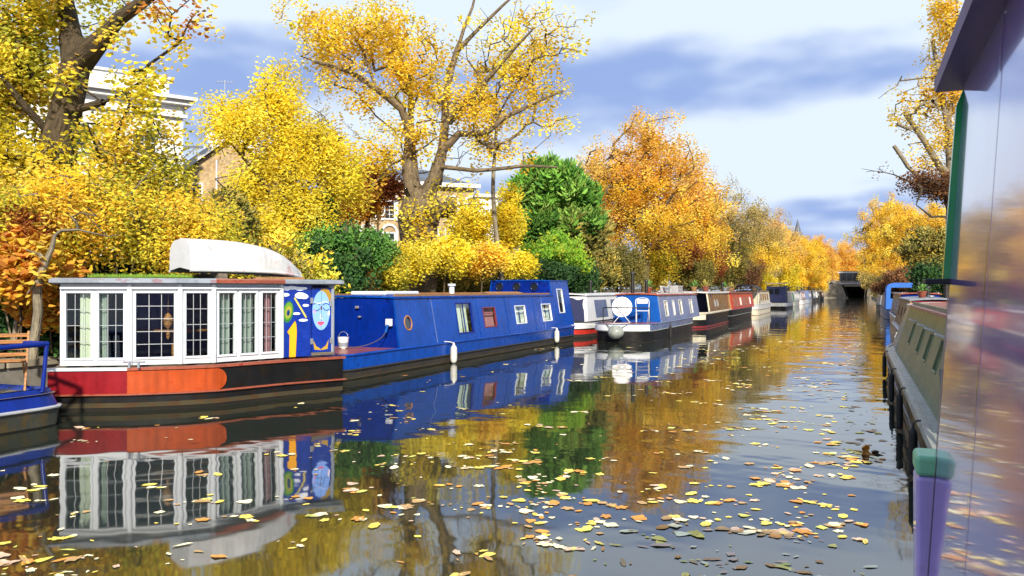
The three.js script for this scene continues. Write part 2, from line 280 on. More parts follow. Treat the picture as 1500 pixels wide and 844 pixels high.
function cabin(g, c) {
  const { z0, z1, wb, wt, y0, y1, r0 = 0, r1 = 0, t = 0.045 } = c, H = y1 - y0, Lc = z0 - z1, vis = c.vis ?? 1, lean = Math.hypot(H, (wb - wt) / 2);
  for (const s of [1, -1]) {
    const m4 = s > 0 ? frameM(V(wb / 2, y0, z0), V(0, 0, -1), V((wt - wb) / 2, H, 0)) : frameM(V(-wb / 2, y0, z1), V(0, 0, 1), V(-(wt - wb) / 2, H, 0));
    const pl = s > 0 ? [[0, 0], [Lc, 0], [Lc - r1, lean], [r0, lean]] : [[0, 0], [Lc, 0], [Lc - r0, lean], [r1, lean]];
    const list = s === vis ? (c.win || []) : [], U = w => s > 0 ? z0 - w.z : w.z - z1;
    const holes = list.map(w => w.r ? { x: U(w), y: w.y - y0, r: w.r } : { x: U(w), y: w.y - y0, w: w.w, h: w.h });
    mk('cabin_side', panel(pl, holes, t).applyMatrix4(m4), c.side, g);
    list.forEach(w => { const m = m4.clone().multiply(new THREE.Matrix4().makeTranslation(U(w), w.y - y0, 0)); if (w.r) portholeUnit(g, m, w.r, w.mat || M.cream, w.glass); else windowUnit(g, m, w.w, w.h, w); });
    if (c.panels && s === vis) c.panels.forEach(p => mk('painted_panel', bx(p.w, p.h, 0.012).applyMatrix4(m4.clone().multiply(new THREE.Matrix4().makeTranslation(U(p), p.y - y0, 0.003))), p.mat, g));
  }
  if (!c.openNear) mk('bulkhead', panel([[0.046, 0], [wb - 0.046, 0], [(wb + wt) / 2 - 0.046, H], [(wb - wt) / 2 + 0.046, H]], c.nearHoles, t).applyMatrix4(frameM(V(-wb / 2, y0, z0 - 0.003), V(1, 0, 0), V(0, H, -r0))), c.end || c.side, g);
  mk('bulkhead', panel([[0.046, 0], [wb - 0.046, 0], [(wb + wt) / 2 - 0.046, H], [(wb - wt) / 2 + 0.046, H]], [], t).applyMatrix4(frameM(V(wb / 2, y0, z1 + 0.003), V(-1, 0, 0), V(0, H, r1))), c.end || c.side, g);
  const ov = c.ov ?? 0.03, cam = c.camber ?? 0.05, w = wt / 2 + ov, up = [], dn = [];
  for (let i = 0; i <= 12; i++) { const x = mix(-w, w, i / 12), y = cam * (1 - (x / w) ** 2); up.push(new THREE.Vector2(x, y1 + 0.045 + y)); dn.push(new THREE.Vector2(x, y1 + 0.002 + y * 0.9)); }
  const Lr = Lc - r0 - r1 + 2 * ov;
  mk('roof', new THREE.ExtrudeGeometry(new THREE.Shape([...dn, ...up.reverse()]), { depth: Lr, bevelEnabled: false }).translate(0, 0, z1 + r1 - ov), c.roof, g);
  if (c.rail) for (const s of [-1, 1]) mk('handrail', beam([s * (wt / 2 - 0.06), y1 + 0.08, z0 - r0 - 0.1], [s * (wt / 2 - 0.06), y1 + 0.08, z1 + r1 + 0.1], 0.035, 0.05), c.rail, g);
}
function boat(o) {
  const g = thing(o.name, o.label, o.cat || 'narrowboat', [o.x, 0, o.z], o.turn || 0, o.group), ring = planRing(o.L, o.B, o.near || 'round', o.far || 'point');
  for (const [name, y0, y1, m, o0 = 0, o1 = 0] of o.bands) mk(name, band(ring, y0, y1, o0, o1), m, g);
  for (const [y0, y1, off, m, name] of o.strakes || []) mk(name || 'rubbing_strake', moulding(ring, y0, y1, off), m, g);
  mk('deck', capRing(offsetRing(ring, -0.015), o.deck[0]), o.deck[1], g);
  for (const c of o.cabins || []) cabin(g, c);
  for (const [x, y, z, h, r, m] of o.chimneys || []) { const c = mk('chimney', [bar([x, y, z], [x, y + h, z], r, r * 0.92, 14)], m || M.iron, g); mk('cowl', [lathe([[r * 1.25, 0], [r * 1.3, 0.05], [r * 0.7, 0.09], [0.001, 0.1]], 14).translate(x, y + h - 0.01, z), bar([x, y + h * 0.25, z], [x, y + h * 0.32, z], r * 1.12, r * 1.12, 14)], M.iron, c); }
  for (const [x, y, z, s] of o.vents || []) mk('roof_vent', [lathe([[0.05 * s, 0], [0.05 * s, 0.06], [0.10 * s, 0.07], [0.09 * s, 0.11], [0.001, 0.13]], 14).translate(x, y, z)], o.ventMat || M.steel, g);
  return g;
}
function fenderThing(label, top, bottom, len, r, mat, ropeMat, group) {
  const g = thing('fender', label, 'fender', [bottom[0], bottom[1], bottom[2]], 0, group);
  mk('body', lathe([[0.001, 0], [r * 0.5, 0.01], [r * 0.92, r * 0.7], [r, r * 1.6], [r, len - r * 1.6], [r * 0.9, len - r * 0.7], [r * 0.35, len], [r * 0.3, len + 0.05], [0.001, len + 0.06]], 16), mat, g);
  mk('rope', tube([[0, len + 0.04, 0], [(top[0] - bottom[0]) * 0.3, len + 0.04 + (top[1] - bottom[1] - len) * 0.35, (top[2] - bottom[2]) * 0.4], [top[0] - bottom[0], top[1] - bottom[1], top[2] - bottom[2]]], 0.011, 14, 5), ropeMat, g);
  return g;
}
const black3 = (h, m) => [['hull_bottom', -0.45, 0.05, M.bottom, -0.25, 0], ['hull_side', 0.05, h, m]];

// ---------------------------------------------------------------- the big blue boat
{
  const B = 3.0, X = -10.8, Z = -13.25, L = 15.1;
  const zl = z => z - Z;
  const blueBoat = boat({ name: 'houseboat', label: 'long bright blue houseboat with a raised wheelhouse and red foredeck', cat: 'houseboat', x: X, z: Z, L, B, near: 'blunt', far: 'round',
    bands: [['hull_bottom', -0.45, 0.03, M.bottom, -0.2, 0], ['hull_side', 0.03, 0.20, M.tar, 0, 0.02], ['topside', 0.20, 0.52, M.blueMid, 0.02, 0.05]],
    strakes: [[0.185, 0.225, 0.05, M.tar], [0.49, 0.53, 0.075, M.blueMid, 'gunwale']], deck: [0.505, M.rustRail],
    cabins: [{ z0: zl(-15.65), z1: zl(-26.0), wb: 2.78, wt: 2.42, y0: 0.505, y1: 1.62, r0: 0.04, r1: 0.0, side: M.blueMid, end: M.blue, roof: M.blueMid, rail: M.ply, ov: 0.035, camber: 0.03,  // end bulkhead in a darker blue than the side: its shade is put into the colour
      nearHoles: [],
      win: [
        { z: zl(-16.15), y: 1.06, r: 0.15, mat: M.wood, glass: M.glass },
        { z: zl(-19.1), y: 1.09, w: 0.95, h: 0.82, nx: 2, frame: 0.045, mat: M.blue, curtains: [[-0.45, -0.03, M.curtain], [0.06, 0.3, M.curtain]] },
        { z: zl(-20.68), y: 1.06, w: 0.82, h: 0.56, topBar: 1, mat: M.maroon, curtains: [[-0.42, 0.42, M.curtainPink]] },
        { z: zl(-22.97), y: 1.07, w: 0.82, h: 0.56, topBar: 1, mat: M.white, curtains: [[-0.4, 0.02, M.curtain], [0.2, 0.42, M.curtain]] },
        { z: zl(-25.25), y: 1.08, w: 0.86, h: 0.58, topBar: 1, mat: M.white, curtains: [[-0.42, 0.05, M.curtain], [0.18, 0.42, M.curtain]] }] },
    { z0: zl(-26.02), z1: zl(-27.95), wb: 2.74, wt: 2.24, y0: 0.505, y1: 2.12, r0: 0.02, r1: 0.12, side: M.blueMid, end: M.blue, roof: M.blueMid, ov: 0.02, camber: 0.02,  // wheelhouse end takes the same darker blue, shade painted in
      nearHoles: [], win: [{ z: zl(-26.85), y: 1.45, w: 0.55, h: 0.85, mat: M.white, curtains: [[-0.25, 0.05, M.curtain]] }] }] });
  for (const x of [-0.78, -0.12, 0.54]) portholeUnit(blueBoat, frameM(V(x, 1.94, zl(-26.02) + 0.004 - 0.017), V(1, 0, 0), V(0, 1, -0.012)).multiply(new THREE.Matrix4().makeTranslation(0, 0, 0.026)), 0.125, M.navy, M.darkGlass);
  mk('scum_line', band(planRing(L, B, 'blunt', 'round'), 0.025, 0.06, 0.004, 0.008), M.weed, blueBoat);
  // weld lines and fittings
  for (const z of [-17.4, -19.95, -21.9, -24.15, -24.9]) mk('weld_seam', bar([1.395 + 0.002, 0.53, zl(z)], [1.215, 1.61, zl(z) + 0.03], z === -17.4 || z === -24.9 ? 0.009 : 0.006, 0.006, 6), z === -17.4 || z === -24.9 ? M.paleBlue : M.blueMid, blueBoat);
  mk('flue', [bar([0.75, 1.63, zl(-19.4)], [0.75, 1.95, zl(-19.4)], 0.075, 0.075, 14), bar([0.75, 1.93, zl(-19.4)], [0.75, 1.99, zl(-19.4)], 0.11, 0.11, 14)], M.white, blueBoat);
  mk('roof_hatch', [rbx(1.0, 0.10, 1.6, 0.1, 1.74, zl(-17.1), 0.04)], M.white, blueBoat);
  mk('skylight', loft([[[-0.4, 1.66, zl(-22.6)], [0.9, 1.66, zl(-22.6)], [0.9, 1.66, zl(-25.0)], [-0.4, 1.66, zl(-25.0)]], [[0.1, 1.77, zl(-23.0)], [0.5, 1.77, zl(-23.0)], [0.5, 1.77, zl(-24.6)], [0.1, 1.77, zl(-24.6)]]].reverse(), true, 0.2), M.ply, blueBoat);
  const soc = mk('power_socket', rbx(0.16, 0.17, 0.08, 1.12, 1.08, zl(-15.61), 0.02), M.white, blueBoat);
  mk('plug', bar([1.12, 1.03, zl(-15.55)], [1.10, 0.86, zl(-15.5)], 0.035, 0.028, 10), M.skyBlue, soc);
  mk('cable', tube([[1.10, 0.88, zl(-15.5)], [1.06, 0.76, zl(-15.42)], [0.85, 0.62, zl(-15.3)], [0.5, 0.53, zl(-15.1)], [0.1, 0.53, zl(-14.8)]], 0.009, 20, 5), M.ropeDark, soc);
  mk('deck_light', rbx(0.09, 0.06, 0.05, 0.25, 1.42, zl(-15.63), 0.01), M.steel, blueBoat);
  mk('deck_light', rbx(0.07, 0.04, 0.05, 0.32, 1.2, zl(-15.63), 0.01), M.steel, blueBoat);
  const pail = thing('paint_pail', 'small white pail with a wire handle on the red foredeck of the blue boat', 'pail', [X + 0.28, 0.507, -15.05]);
  mk('body', lathe([[0.001, 0], [0.10, 0], [0.125, 0.25], [0.132, 0.255], [0.115, 0.25], [0.095, 0.02]], 20), M.plastic, pail);
  mk('handle', tube([[-0.125, 0.22, 0], [-0.1, 0.33, 0], [0, 0.38, 0], [0.1, 0.33, 0], [0.125, 0.22, 0]], 0.006), M.steel, pail);
  mk('printed_band', lathe([[0.107, 0.05], [0.118, 0.14]], 20), M.greySteel, pail);
  fenderThing('white fender hung below the double window of the blue boat, nearer its pail', [X + 1.5, 0.55, -17.55], [X + 1.66, 0.0, -17.75], 0.46, 0.085, M.fender, M.rope);
  fenderThing('white fender hung from the blue boat just before its wheelhouse', [X + 1.5, 0.56, -25.15], [X + 1.62, 0.06, -25.35], 0.44, 0.085, M.fender, M.rope);
}

// ---------------------------------------------------------------- the white-windowed houseboat with the mural
{
  const PW = [[88, 11.98], [190, 12.09], [264, 12.32], [313, 12.55], [412, 13.45], [487, 14.07]].map(p => at(...p));
  const back = [[-11.0, -12.75], [-13.05, -10.35]];
  const o0 = PW[0], g = thing('houseboat', 'houseboat walled with white leaded windows above a red and black hull', 'houseboat', [o0[0], 0, o0[1]]);
  const loc = p => [p[0] - o0[0], p[1] - o0[1]], W = PW.map(loc), ring = [...W, ...back.map(loc)];
  const hull = offsetRing(ring, 0.10);
  const Y0 = 0.68, Y1 = 1.90;
  mk('hull_bottom', band(hull, -0.45, 0.06, -0.25, 0.02), M.bottom, g);
  mk('weed_line', band(hull, 0.06, 0.13, 0.025, 0.022), M.weed, g);
  mk('hull_side', band(hull, 0.13, 0.60, 0.02, 0.03), M.black, g);
  // red band of the hull over the front facets, with its rounded far end
  const redPath = hull.slice(0, 4).map((p, i) => i < 3 ? p : [mix(hull[2][0], p[0], 1), mix(hull[2][1], p[1], 1)]);
  const strip = (path, y0, y1, off) => { const out = offsetRing(hull, off).slice(0, path.length), inn = offsetRing(hull, off - 0.05).slice(0, path.length); return loft([lift(inn, y0), lift(out, y0), lift(out, y1), lift(inn, y1)].reverse(), false, 0.5); };
  mk('red_topside', strip(redPath.slice(0, 2), 0.27, 0.60, 0.05), M.red, g);
  { const a = offsetRing(hull, 0.05), b = offsetRing(hull, 0.0); const q = [a[1], a[2], a[3]], w = [b[1], b[2], b[3]]; const hs = new THREE.Shape(); hs.moveTo(0, -0.165); hs.absarc(0, 0, 0.165, -Math.PI / 2, Math.PI / 2, false); hs.closePath(); const halfDisc = new THREE.ExtrudeGeometry(hs, { depth: 0.05, bevelEnabled: false }).translate(0, 0, -0.05).applyMatrix4(frameM(V(a[3][0], 0.435, a[3][1]), V(a[4][0] - a[3][0], 0, a[4][1] - a[3][1]), V(0, 1, 0))); mk('orange_topside', [loft([lift(w, 0.27), lift(q, 0.27), lift(q, 0.60), lift(w, 0.60)].reverse(), false, 0.5), halfDisc], M.orangeRed, g); }
  mk('rubbing_strake', moulding(hull.map(p => p), 0.235, 0.27, 0.07), M.rustRail, g);
  mk('deck', capRing(offsetRing(hull, 0.02), 0.61), M.greyWood, g);
  { const o = offsetRing(hull, 0.06), i = offsetRing(hull, -0.06); const seg = (a, b, m, n) => mk(n, loft([lift(i.slice(a, b), 0.613), lift(o.slice(a, b), 0.613), lift(o.slice(a, b), 0.655), lift(i.slice(a, b), 0.655)].reverse(), false, 0.5), m, g);
    seg(0, 2, M.white, 'gunwale'); seg(1, 4, M.rustRail, 'gunwale'); seg(3, 6, M.rustRail, 'gunwale'); }
  const up = V(0, 1, 0), H = Y1 - Y0;
  // facets: [start, end, windows across, lattice columns, rows]
  const facets = [[0, 1, 2, 3, 4], [1, 2, 1, 3, 5], [2, 3, 1, 3, 4], [3, 4, 3, 3, 4]];
  const curtainSets = [[[-0.02, 0.14, M.curtain]], [[-0.17, -0.1, M.curtainGrey]], [], [], [[-0.1, 0.1, M.curtainGrey]], [[-0.12, 0.12, M.curtainGrey]], [[-0.04, 0.08, M.curtainPink]]];
  let k = 0;
  for (const [a, b, n, nx, ny] of facets) {
    const A = V(W[a][0], Y0, W[a][1]), Bv = V(W[b][0], Y0, W[b][1]), len = A.distanceTo(Bv), m4 = frameM(A, Bv.clone().sub(A), up), holes = [];
    const cw = (len - 0.06) / n;
    for (let i = 0; i < n; i++) holes.push({ x: 0.03 + cw * (i + 0.5), y: H * 0.49, w: cw - 0.065, h: H - 0.20 });
    mk('window_wall', panel([[0, 0], [len, 0], [len, H], [0, H]], holes, 0.07).applyMatrix4(m4), M.upvc, g);
    for (const h of holes) windowUnit(g, m4.clone().multiply(new THREE.Matrix4().makeTranslation(h.x, h.y, 0)), h.w, h.h, { nx, ny, frame: 0.036, lead: 1, barW: 0.009, mat: M.upvc, proud: 0.02, curtains: curtainSets[k++] });
    mk('drip_rail', rbx(len - 0.02, 0.035, 0.05, len / 2, H - 0.06, 0.026).applyMatrix4(m4), M.upvc, g);
    mk('corner_post', bar([W[b][0], Y0 + 0.002, W[b][1]], [W[b][0], Y1 - 0.002, W[b][1]], 0.045, 0.045, 10), M.upvc, g);
  }
  // mural doors
  const A = V(W[4][0], Y0, W[4][1]), Bv = V(W[5][0], Y0, W[5][1]), len = A.distanceTo(Bv), m4 = frameM(A, Bv.clone().sub(A), up);
  const cv = document.createElement('canvas'); cv.width = 620; cv.height = 800; const c = cv.getContext('2d');
  c.fillStyle = '#0c2a86'; c.fillRect(0, 0, 620, 800);
  const rr = rngOf(9); for (let i = 0; i < 260; i++) { c.fillStyle = ['#0e3195', '#0a2478', '#123a9e'][i % 3]; c.globalAlpha = 0.35; c.fillRect(rr() * 620, rr() * 800, 30 + rr() * 60, 8 + rr() * 26); } c.globalAlpha = 1;
  const blob = (x, y, rx, ry, f, rot = 0) => { c.fillStyle = f; c.beginPath(); c.ellipse(x, y, rx, ry, rot, 0, 7); c.fill(); };
  for (const [x, y, w, h] of [[60, 40, 60, 22], [130, 34, 70, 20], [220, 44, 60, 20], [270, 40, 40, 14], [50, 110, 46, 18], [230, 120, 70, 34], [270, 130, 50, 28], [290, 230, 38, 14], [180, 320, 44, 13], [260, 395, 54, 14]]) { blob(x, y, w, h, '#f4f8ff'); blob(x - w * 0.3, y - h * 0.4, w * 0.4, h * 0.7, '#f4f8ff'); blob(x + w * 0.35, y - h * 0.3, w * 0.35, h * 0.6, '#ffffff'); }
  blob(80, 300, 62, 120, '#2c6a34', 0.15); blob(82, 290, 48, 96, '#5f8a2a', 0.15); blob(84, 300, 34, 64, '#9a9430', 0.15); blob(82, 310, 20, 36, '#1f4a66', 0.15); blob(82, 316, 10, 18, '#101c50', 0.1);
  c.strokeStyle = '#b6a23a'; c.lineWidth = 22; c.lineCap = 'round'; c.beginPath(); c.moveTo(160, 150); c.lineTo(292, 360); c.stroke(); c.strokeStyle = '#d8c860'; c.lineWidth = 8; c.beginPath(); c.moveTo(158, 150); c.lineTo(290, 358); c.stroke();
  c.fillStyle = '#e8a21a'; c.beginPath(); c.moveTo(92, 800); c.lineTo(96, 560); c.lineTo(70, 520); c.lineTo(130, 440); c.lineTo(160, 400); c.lineTo(176, 430); c.lineTo(184, 520); c.lineTo(170, 800); c.fill(); c.strokeStyle = '#7a4a10'; c.lineWidth = 4; c.stroke();
  c.strokeStyle = '#061848'; c.lineWidth = 6; c.strokeRect(352, 48, 250, 716);
  blob(520, 130, 80, 92, '#9a7a28');
  blob(475, 290, 108, 222, '#7ea6f0'); c.strokeStyle = '#24489c'; c.lineWidth = 4; c.beginPath(); c.moveTo(478, 80); c.lineTo(476, 510); c.stroke();
  c.strokeStyle = '#101c50'; c.lineWidth = 9; for (const [x, s] of [[420, 1], [534, -1]]) { c.beginPath(); c.moveTo(x - 36, 270 + 10 * s); c.quadraticCurveTo(x, 310, x + 36, 275 - 4 * s); c.stroke(); c.beginPath(); c.moveTo(x - 40, 225 - 6 * s); c.quadraticCurveTo(x, 195, x + 38, 228); c.stroke(); }
  for (let i = 0; i < 13; i++) blob(404 + i * 12, 200 + 12 * Math.sin(i * 0.5), 5, 4, '#eef2ff');
  blob(476, 262, 12, 26, '#5a4a40'); blob(392, 300, 12, 18, '#d88ac0'); blob(566, 330, 12, 20, '#e8a0c0'); blob(574, 320, 8, 24, '#ffffff');
  c.strokeStyle = '#dce8ff'; c.lineWidth = 6; c.beginPath(); c.moveTo(470, 330); c.lineTo(462, 380); c.lineTo(492, 384); c.stroke();
  blob(458, 430, 34, 14, '#d84860'); blob(486, 430, 30, 14, '#d84860'); blob(470, 448, 26, 14, '#e85a70');
  c.fillStyle = '#b08a2c'; for (const s of [-1, 1]) { c.beginPath(); c.moveTo(472, 740); c.lineTo(472 + s * 82, 730); c.lineTo(472 + s * 96, 620); c.lineTo(472 + s * 60, 690); c.lineTo(472 + s * 10, 720); c.fill(); }
  const mt = new THREE.CanvasTexture(cv); mt.colorSpace = THREE.SRGBColorSpace;
  const mural = new THREE.MeshPhysicalMaterial({ map: mt, roughness: 0.4, roughnessMap: T.rough, clearcoat: 0.2 });
  const muralBoard = (u0, u1, y0, y1, z, t, name) => { const p = bx(u1 - u0, y1 - y0, t, (u0 + u1) / 2, (y0 + y1) / 2, z - t / 2), uv = p.attributes.uv, ps = p.attributes.position; for (let i = 0; i < uv.count; i++) uv.setXY(i, ps.getX(i) / len, ps.getY(i) / H); return mk(name, p.applyMatrix4(m4), mural, g, true); };
  muralBoard(0.03, len * 0.58, 0.0, H, 0, 0.05, 'mural_board');
  const door = muralBoard(len * 0.585, len - 0.03, 0.06, H - 0.05, 0.012, 0.04, 'mural_door');
  for (const [u, y] of [[0.575, 0.25], [0.575, 0.95], [0.965, 0.25], [0.965, 0.9]]) mk('hinge', rbx(0.05, 0.10, 0.02, len * u, y, 0.02, 0.005).applyMatrix4(m4), M.steel, door);
  mk('sill', rbx(len * 0.44, 0.05, 0.08, len * 0.79, 0.03, 0.0).applyMatrix4(m4), M.greyWood, g);
  mk('corner_post', bar([W[5][0], Y0, W[5][1]], [W[5][0], Y1, W[5][1]], 0.035, 0.035, 8), M.greySteel, g);
  // rear walls and inside
  for (const [p, q] of [[ring[5], ring[6]], [ring[6], ring[7]], [ring[7], ring[0]]]) { const P = V(p[0], Y0, p[1]), Q = V(q[0], Y0, q[1]), l = P.distanceTo(Q); mk('rear_wall', panel([[0, 0], [l, 0], [l, H], [0, H]], [], 0.06).applyMatrix4(frameM(P, Q.clone().sub(P), up)), M.greySteel, g); }
  mk('table', [rbx(1.0, 0.04, 0.6, 0.6, 1.15, -1.6), bar([0.6, 0.62, -1.6], [0.6, 1.13, -1.6], 0.04)], M.wood, g);
  for (const [x, z, s, mm, y] of [[0.35, -0.42, 0.15, M.curtain, 1.45], [1.15, -0.95, 0.12, M.wood, 1.2]]) mk('hanging_ornament', [lathe([[0.001, 0], [s * 0.5, 0.06], [s * 0.7, 0.14], [s * 0.3, 0.24], [0.001, 0.26]], 12).translate(x, y, z), bar([x, y + 0.24, z], [x, Y1, z], 0.003), lathe([[0.001, -0.16], [s * 0.3, -0.1], [s * 0.1, 0]], 8).translate(x, y, z)], mm, g);
  // roof, edge and turf
  const rf = offsetRing(ring, 0.11);
  mk('roof', [capRing(rf, Y1 + 0.075), band(rf, Y1 + 0.002, Y1 + 0.075, -0.005, 0), capRing(rf, Y1 + 0.002)], M.greySteel, g);
  { const o = offsetRing(ring, 0.14), i = offsetRing(ring, 0.09); const seg = (a, b, m) => mk('roof_edge', loft([lift(i.slice(a, b), Y1 + 0.01), lift(o.slice(a, b), Y1 + 0.02), lift(o.slice(a, b), Y1 + 0.07), lift(i.slice(a, b), Y1 + 0.09)].reverse(), false, 0.9), m, g); seg(0, 4, M.greySteel); seg(3, 5, M.rustRail); seg(4, 6, M.greySteel); }
  const turfRing = [[0.1, -0.4], [0.85, -0.78], [1.35, -1.25], [0.5, -2.2], [-0.6, -1.6]];
  mk('turf_mat', [band(turfRing, Y1 + 0.077, Y1 + 0.115), capRing(turfRing, Y1 + 0.115)], M.turf, g);
  { // grass blades of the mat
    const blade = new THREE.BufferGeometry(); blade.setAttribute('position', new THREE.Float32BufferAttribute([-0.004, 0, 0, 0.004, 0, 0, 0, 0.045, 0.012], 3)); blade.computeVertexNormals();
    const n = 2600, im = new THREE.InstancedMesh(blade, new THREE.MeshStandardMaterial({ roughness: 1, side: THREE.DoubleSide }), n), r = rngOf(71), mm = new THREE.Matrix4(), q = new THREE.Quaternion(), tc = new THREE.Color();
    for (let i = 0; i < n; i++) { const s = r(), t = r(), a = mix(turfRing[0][0], turfRing[2][0], s), b = mix(turfRing[0][1], turfRing[2][1], s) - t * t * 1.2; q.setFromEuler(new THREE.Euler(0.5 * (r() - 0.5), r() * 6.28, 0.6 * (r() - 0.5))); im.setMatrixAt(i, mm.compose(V(a - t * t * 0.8, Y1 + 0.11, b + 0.02), q, V(1, 0.6 + r(), 1))); im.setColorAt(i, tc.setRGB(0.12 + 0.1 * r(), 0.24 + 0.12 * r(), 0.03)); }
    im.name = 'turf_grass'; tag(im, null, null, null, 'stuff'); g.add(im);
  }
  mk('mooring_cleat', [bar([0.98, 0.65, -0.38], [0.98, 0.75, -0.38], 0.02), bar([1.1, 0.65, -0.44], [1.1, 0.75, -0.44], 0.02), bar([0.9, 0.74, -0.34], [1.18, 0.74, -0.48], 0.015)], M.greySteel, g);
  // upturned dinghy on the roof
  const s0 = at(263, 12.85), s1 = at(441, 14.35), dv = V(s1[0] - s0[0], 0, s1[1] - s0[1]), DL = dv.length();
  const dg = thing('dinghy', 'white upturned dinghy lying on the roof of the houseboat', 'dinghy', [s0[0], Y1 + 0.075, s0[1]], Math.atan2(-dv.z, dv.x));
  const st = []; const NS = 22, NR = 14;
  const sec = t => { const b = 0.52 * (0.80 + 0.55 * t - 1.35 * Math.pow(t, 3.2) ), hb = Math.max(0.012, b), top = 0.13 + 0.52 * (1 - Math.pow(t, 4.0)), low = 0.15 - 0.09 * Math.pow(t, 4), out = [];
    for (let i = 0; i <= NR; i++) { const a = Math.PI * i / NR, cx = Math.cos(a), sy = Math.sin(a); out.push([t * DL, low + (top - low) * Math.pow(Math.max(0, sy), 0.42), -hb * Math.sign(cx) * Math.pow(Math.abs(cx), 0.7)]); } return out; };
  for (let i = 0; i <= NS; i++) st.push(sec(i / NS));
  mk('hull', loft(st, false, 0.9), M.whiteWorn, dg);
  { const p = st[0], ps = []; for (let i = 0; i < p.length - 1; i++) ps.push(0, 0.2, 0, ...p[i], ...p[i + 1]); const q = new THREE.BufferGeometry(); q.setAttribute('position', new THREE.Float32BufferAttribute(ps, 3)); q.computeVertexNormals(); mk('transom', q, M.white, dg); }
  mk('gunwale', [tube(st.map(s => s[0]), 0.028, 40, 8), tube(st.map(s => s[NR]), 0.028, 40, 8)], M.whiteWorn, dg);
  mk('keel_strip', tube(st.map(s => [s[NR / 2][0], s[NR / 2][1] + 0.005, 0]), 0.012, 40, 6), M.whiteWorn, dg);
  for (const x of [0.35, 1.25]) { const b = mk('thwart', rbx(0.2, 0.03, 0.85, x, 0.24, 0), M.greyWood, dg); }
  const bt = thing('timber_bearer', 'weathered timber bearer carrying the white dinghy on the houseboat roof', 'timber', [s0[0], Y1 + 0.078, s0[1]], Math.atan2(-dv.z, dv.x));
  mk('plank', rbx(0.14, 0.10, 1.0, 0.5, 0.05, 0), M.greyWood, bt); mk('plank', rbx(0.9, 0.045, 0.16, 1.5, 0.03, 0.42), M.ply, bt);
}

// ---------------------------------------------------------------- the blue open boat with the folding chairs
{
  const X = -10.85, Z = 2.4, L = 10.0, g = boat({ name: 'open_boat', label: 'blue open-decked boat with a blue guard rail and wooden chairs aboard', cat: 'boat', x: X, z: Z, L, B: 2.1, near: 'round', far: 'blunt',
    bands: [['hull_bottom', -0.4, 0.02, M.bottom, -0.2, 0.0], ['hull_side', 0.02, 0.25, M.hullGrey, 0.0, 0.03], ['topside', 0.25, 0.50, M.blue, 0.02, -0.08]],
    strakes: [[0.235, 0.275, 0.06, M.paleGrey]], deck: [0.44, M.greyWood] });
  mk('inner_deck_edge', band(planRing(L, 2.1, 'round', 'blunt'), 0.44, 0.505, -0.16, -0.10), M.blue, g);
  const za = -9.85;
  const rail = mk('guard_rail', [tube([[0.93, 1.06, -7.2], [0.93, 1.07, -8.6], [0.92, 1.09, za]], 0.035, 20, 8), tube([[0.92, 1.09, za], [0.4, 1.09, za - 0.02], [-0.9, 1.08, za]], 0.032, 20, 8)], M.blue, g);
  for (const [x, z] of [[0.93, -9.05], [0.95, za + 0.05], [-0.6, za + 0.05], [0.93, -7.6]]) mk('rail_post', bar([x + 0.02, 0.46, z + 0.06], [x - 0.02, 1.07, z - 0.03], 0.027, 0.027, 8), M.blue, g);
  mk('red_rail', tube([[-0.45, 0.5, -8.75], [-0.45, 1.1, -8.75], [-0.45, 1.3, -8.78], [-0.42, 1.38, -8.9], [-0.3, 1.38, -8.0], [-0.25, 1.38, -6.5]].slice(0, 1).concat([[-0.42, 0.9, -9.35], [-0.42, 1.28, -9.42], [-0.40, 1.37, -9.3], [-0.36, 1.38, -8.8], [-0.3, 1.38, -7.4]]), 0.035, 40, 8), M.brightRed, g);
  const chair = (x, z, turn, label) => {
    const c = thing('folding_chair', label, 'chair', [X + x, 0.442, Z + z], turn);
    for (const s of [-1, 1]) { mk('back_leg', beam([s * 0.20, 0, 0.32], [s * 0.20, 0.80, -0.16], 0.024, 0.04), M.wood, c); mk('front_leg', beam([s * 0.175, 0, -0.20], [s * 0.175, 0.42, 0.24], 0.024, 0.036), M.wood, c); }
    for (let k = 0; k < 5; k++) { const t = 0.52 + k * 0.105; mk('back_slat', rbx(0.40, 0.05, 0.016, 0, 0.80 * t, 0.32 - 0.48 * t - 0.018, 0.005).applyMatrix4(new THREE.Matrix4()), M.wood, c); }
    for (let k = 0; k < 6; k++) mk('seat_slat', rbx(0.38, 0.016, 0.05, 0, 0.425, -0.06 + k * 0.06, 0.005), M.wood, c);
    return c;
  };
  chair(0.42, -9.68, 0.85, 'slatted wooden folding chair near the end of the blue guard rail');
  chair(0.30, -9.08, 0.7, 'slatted wooden folding chair further back along the blue boat, by the red rail');
}

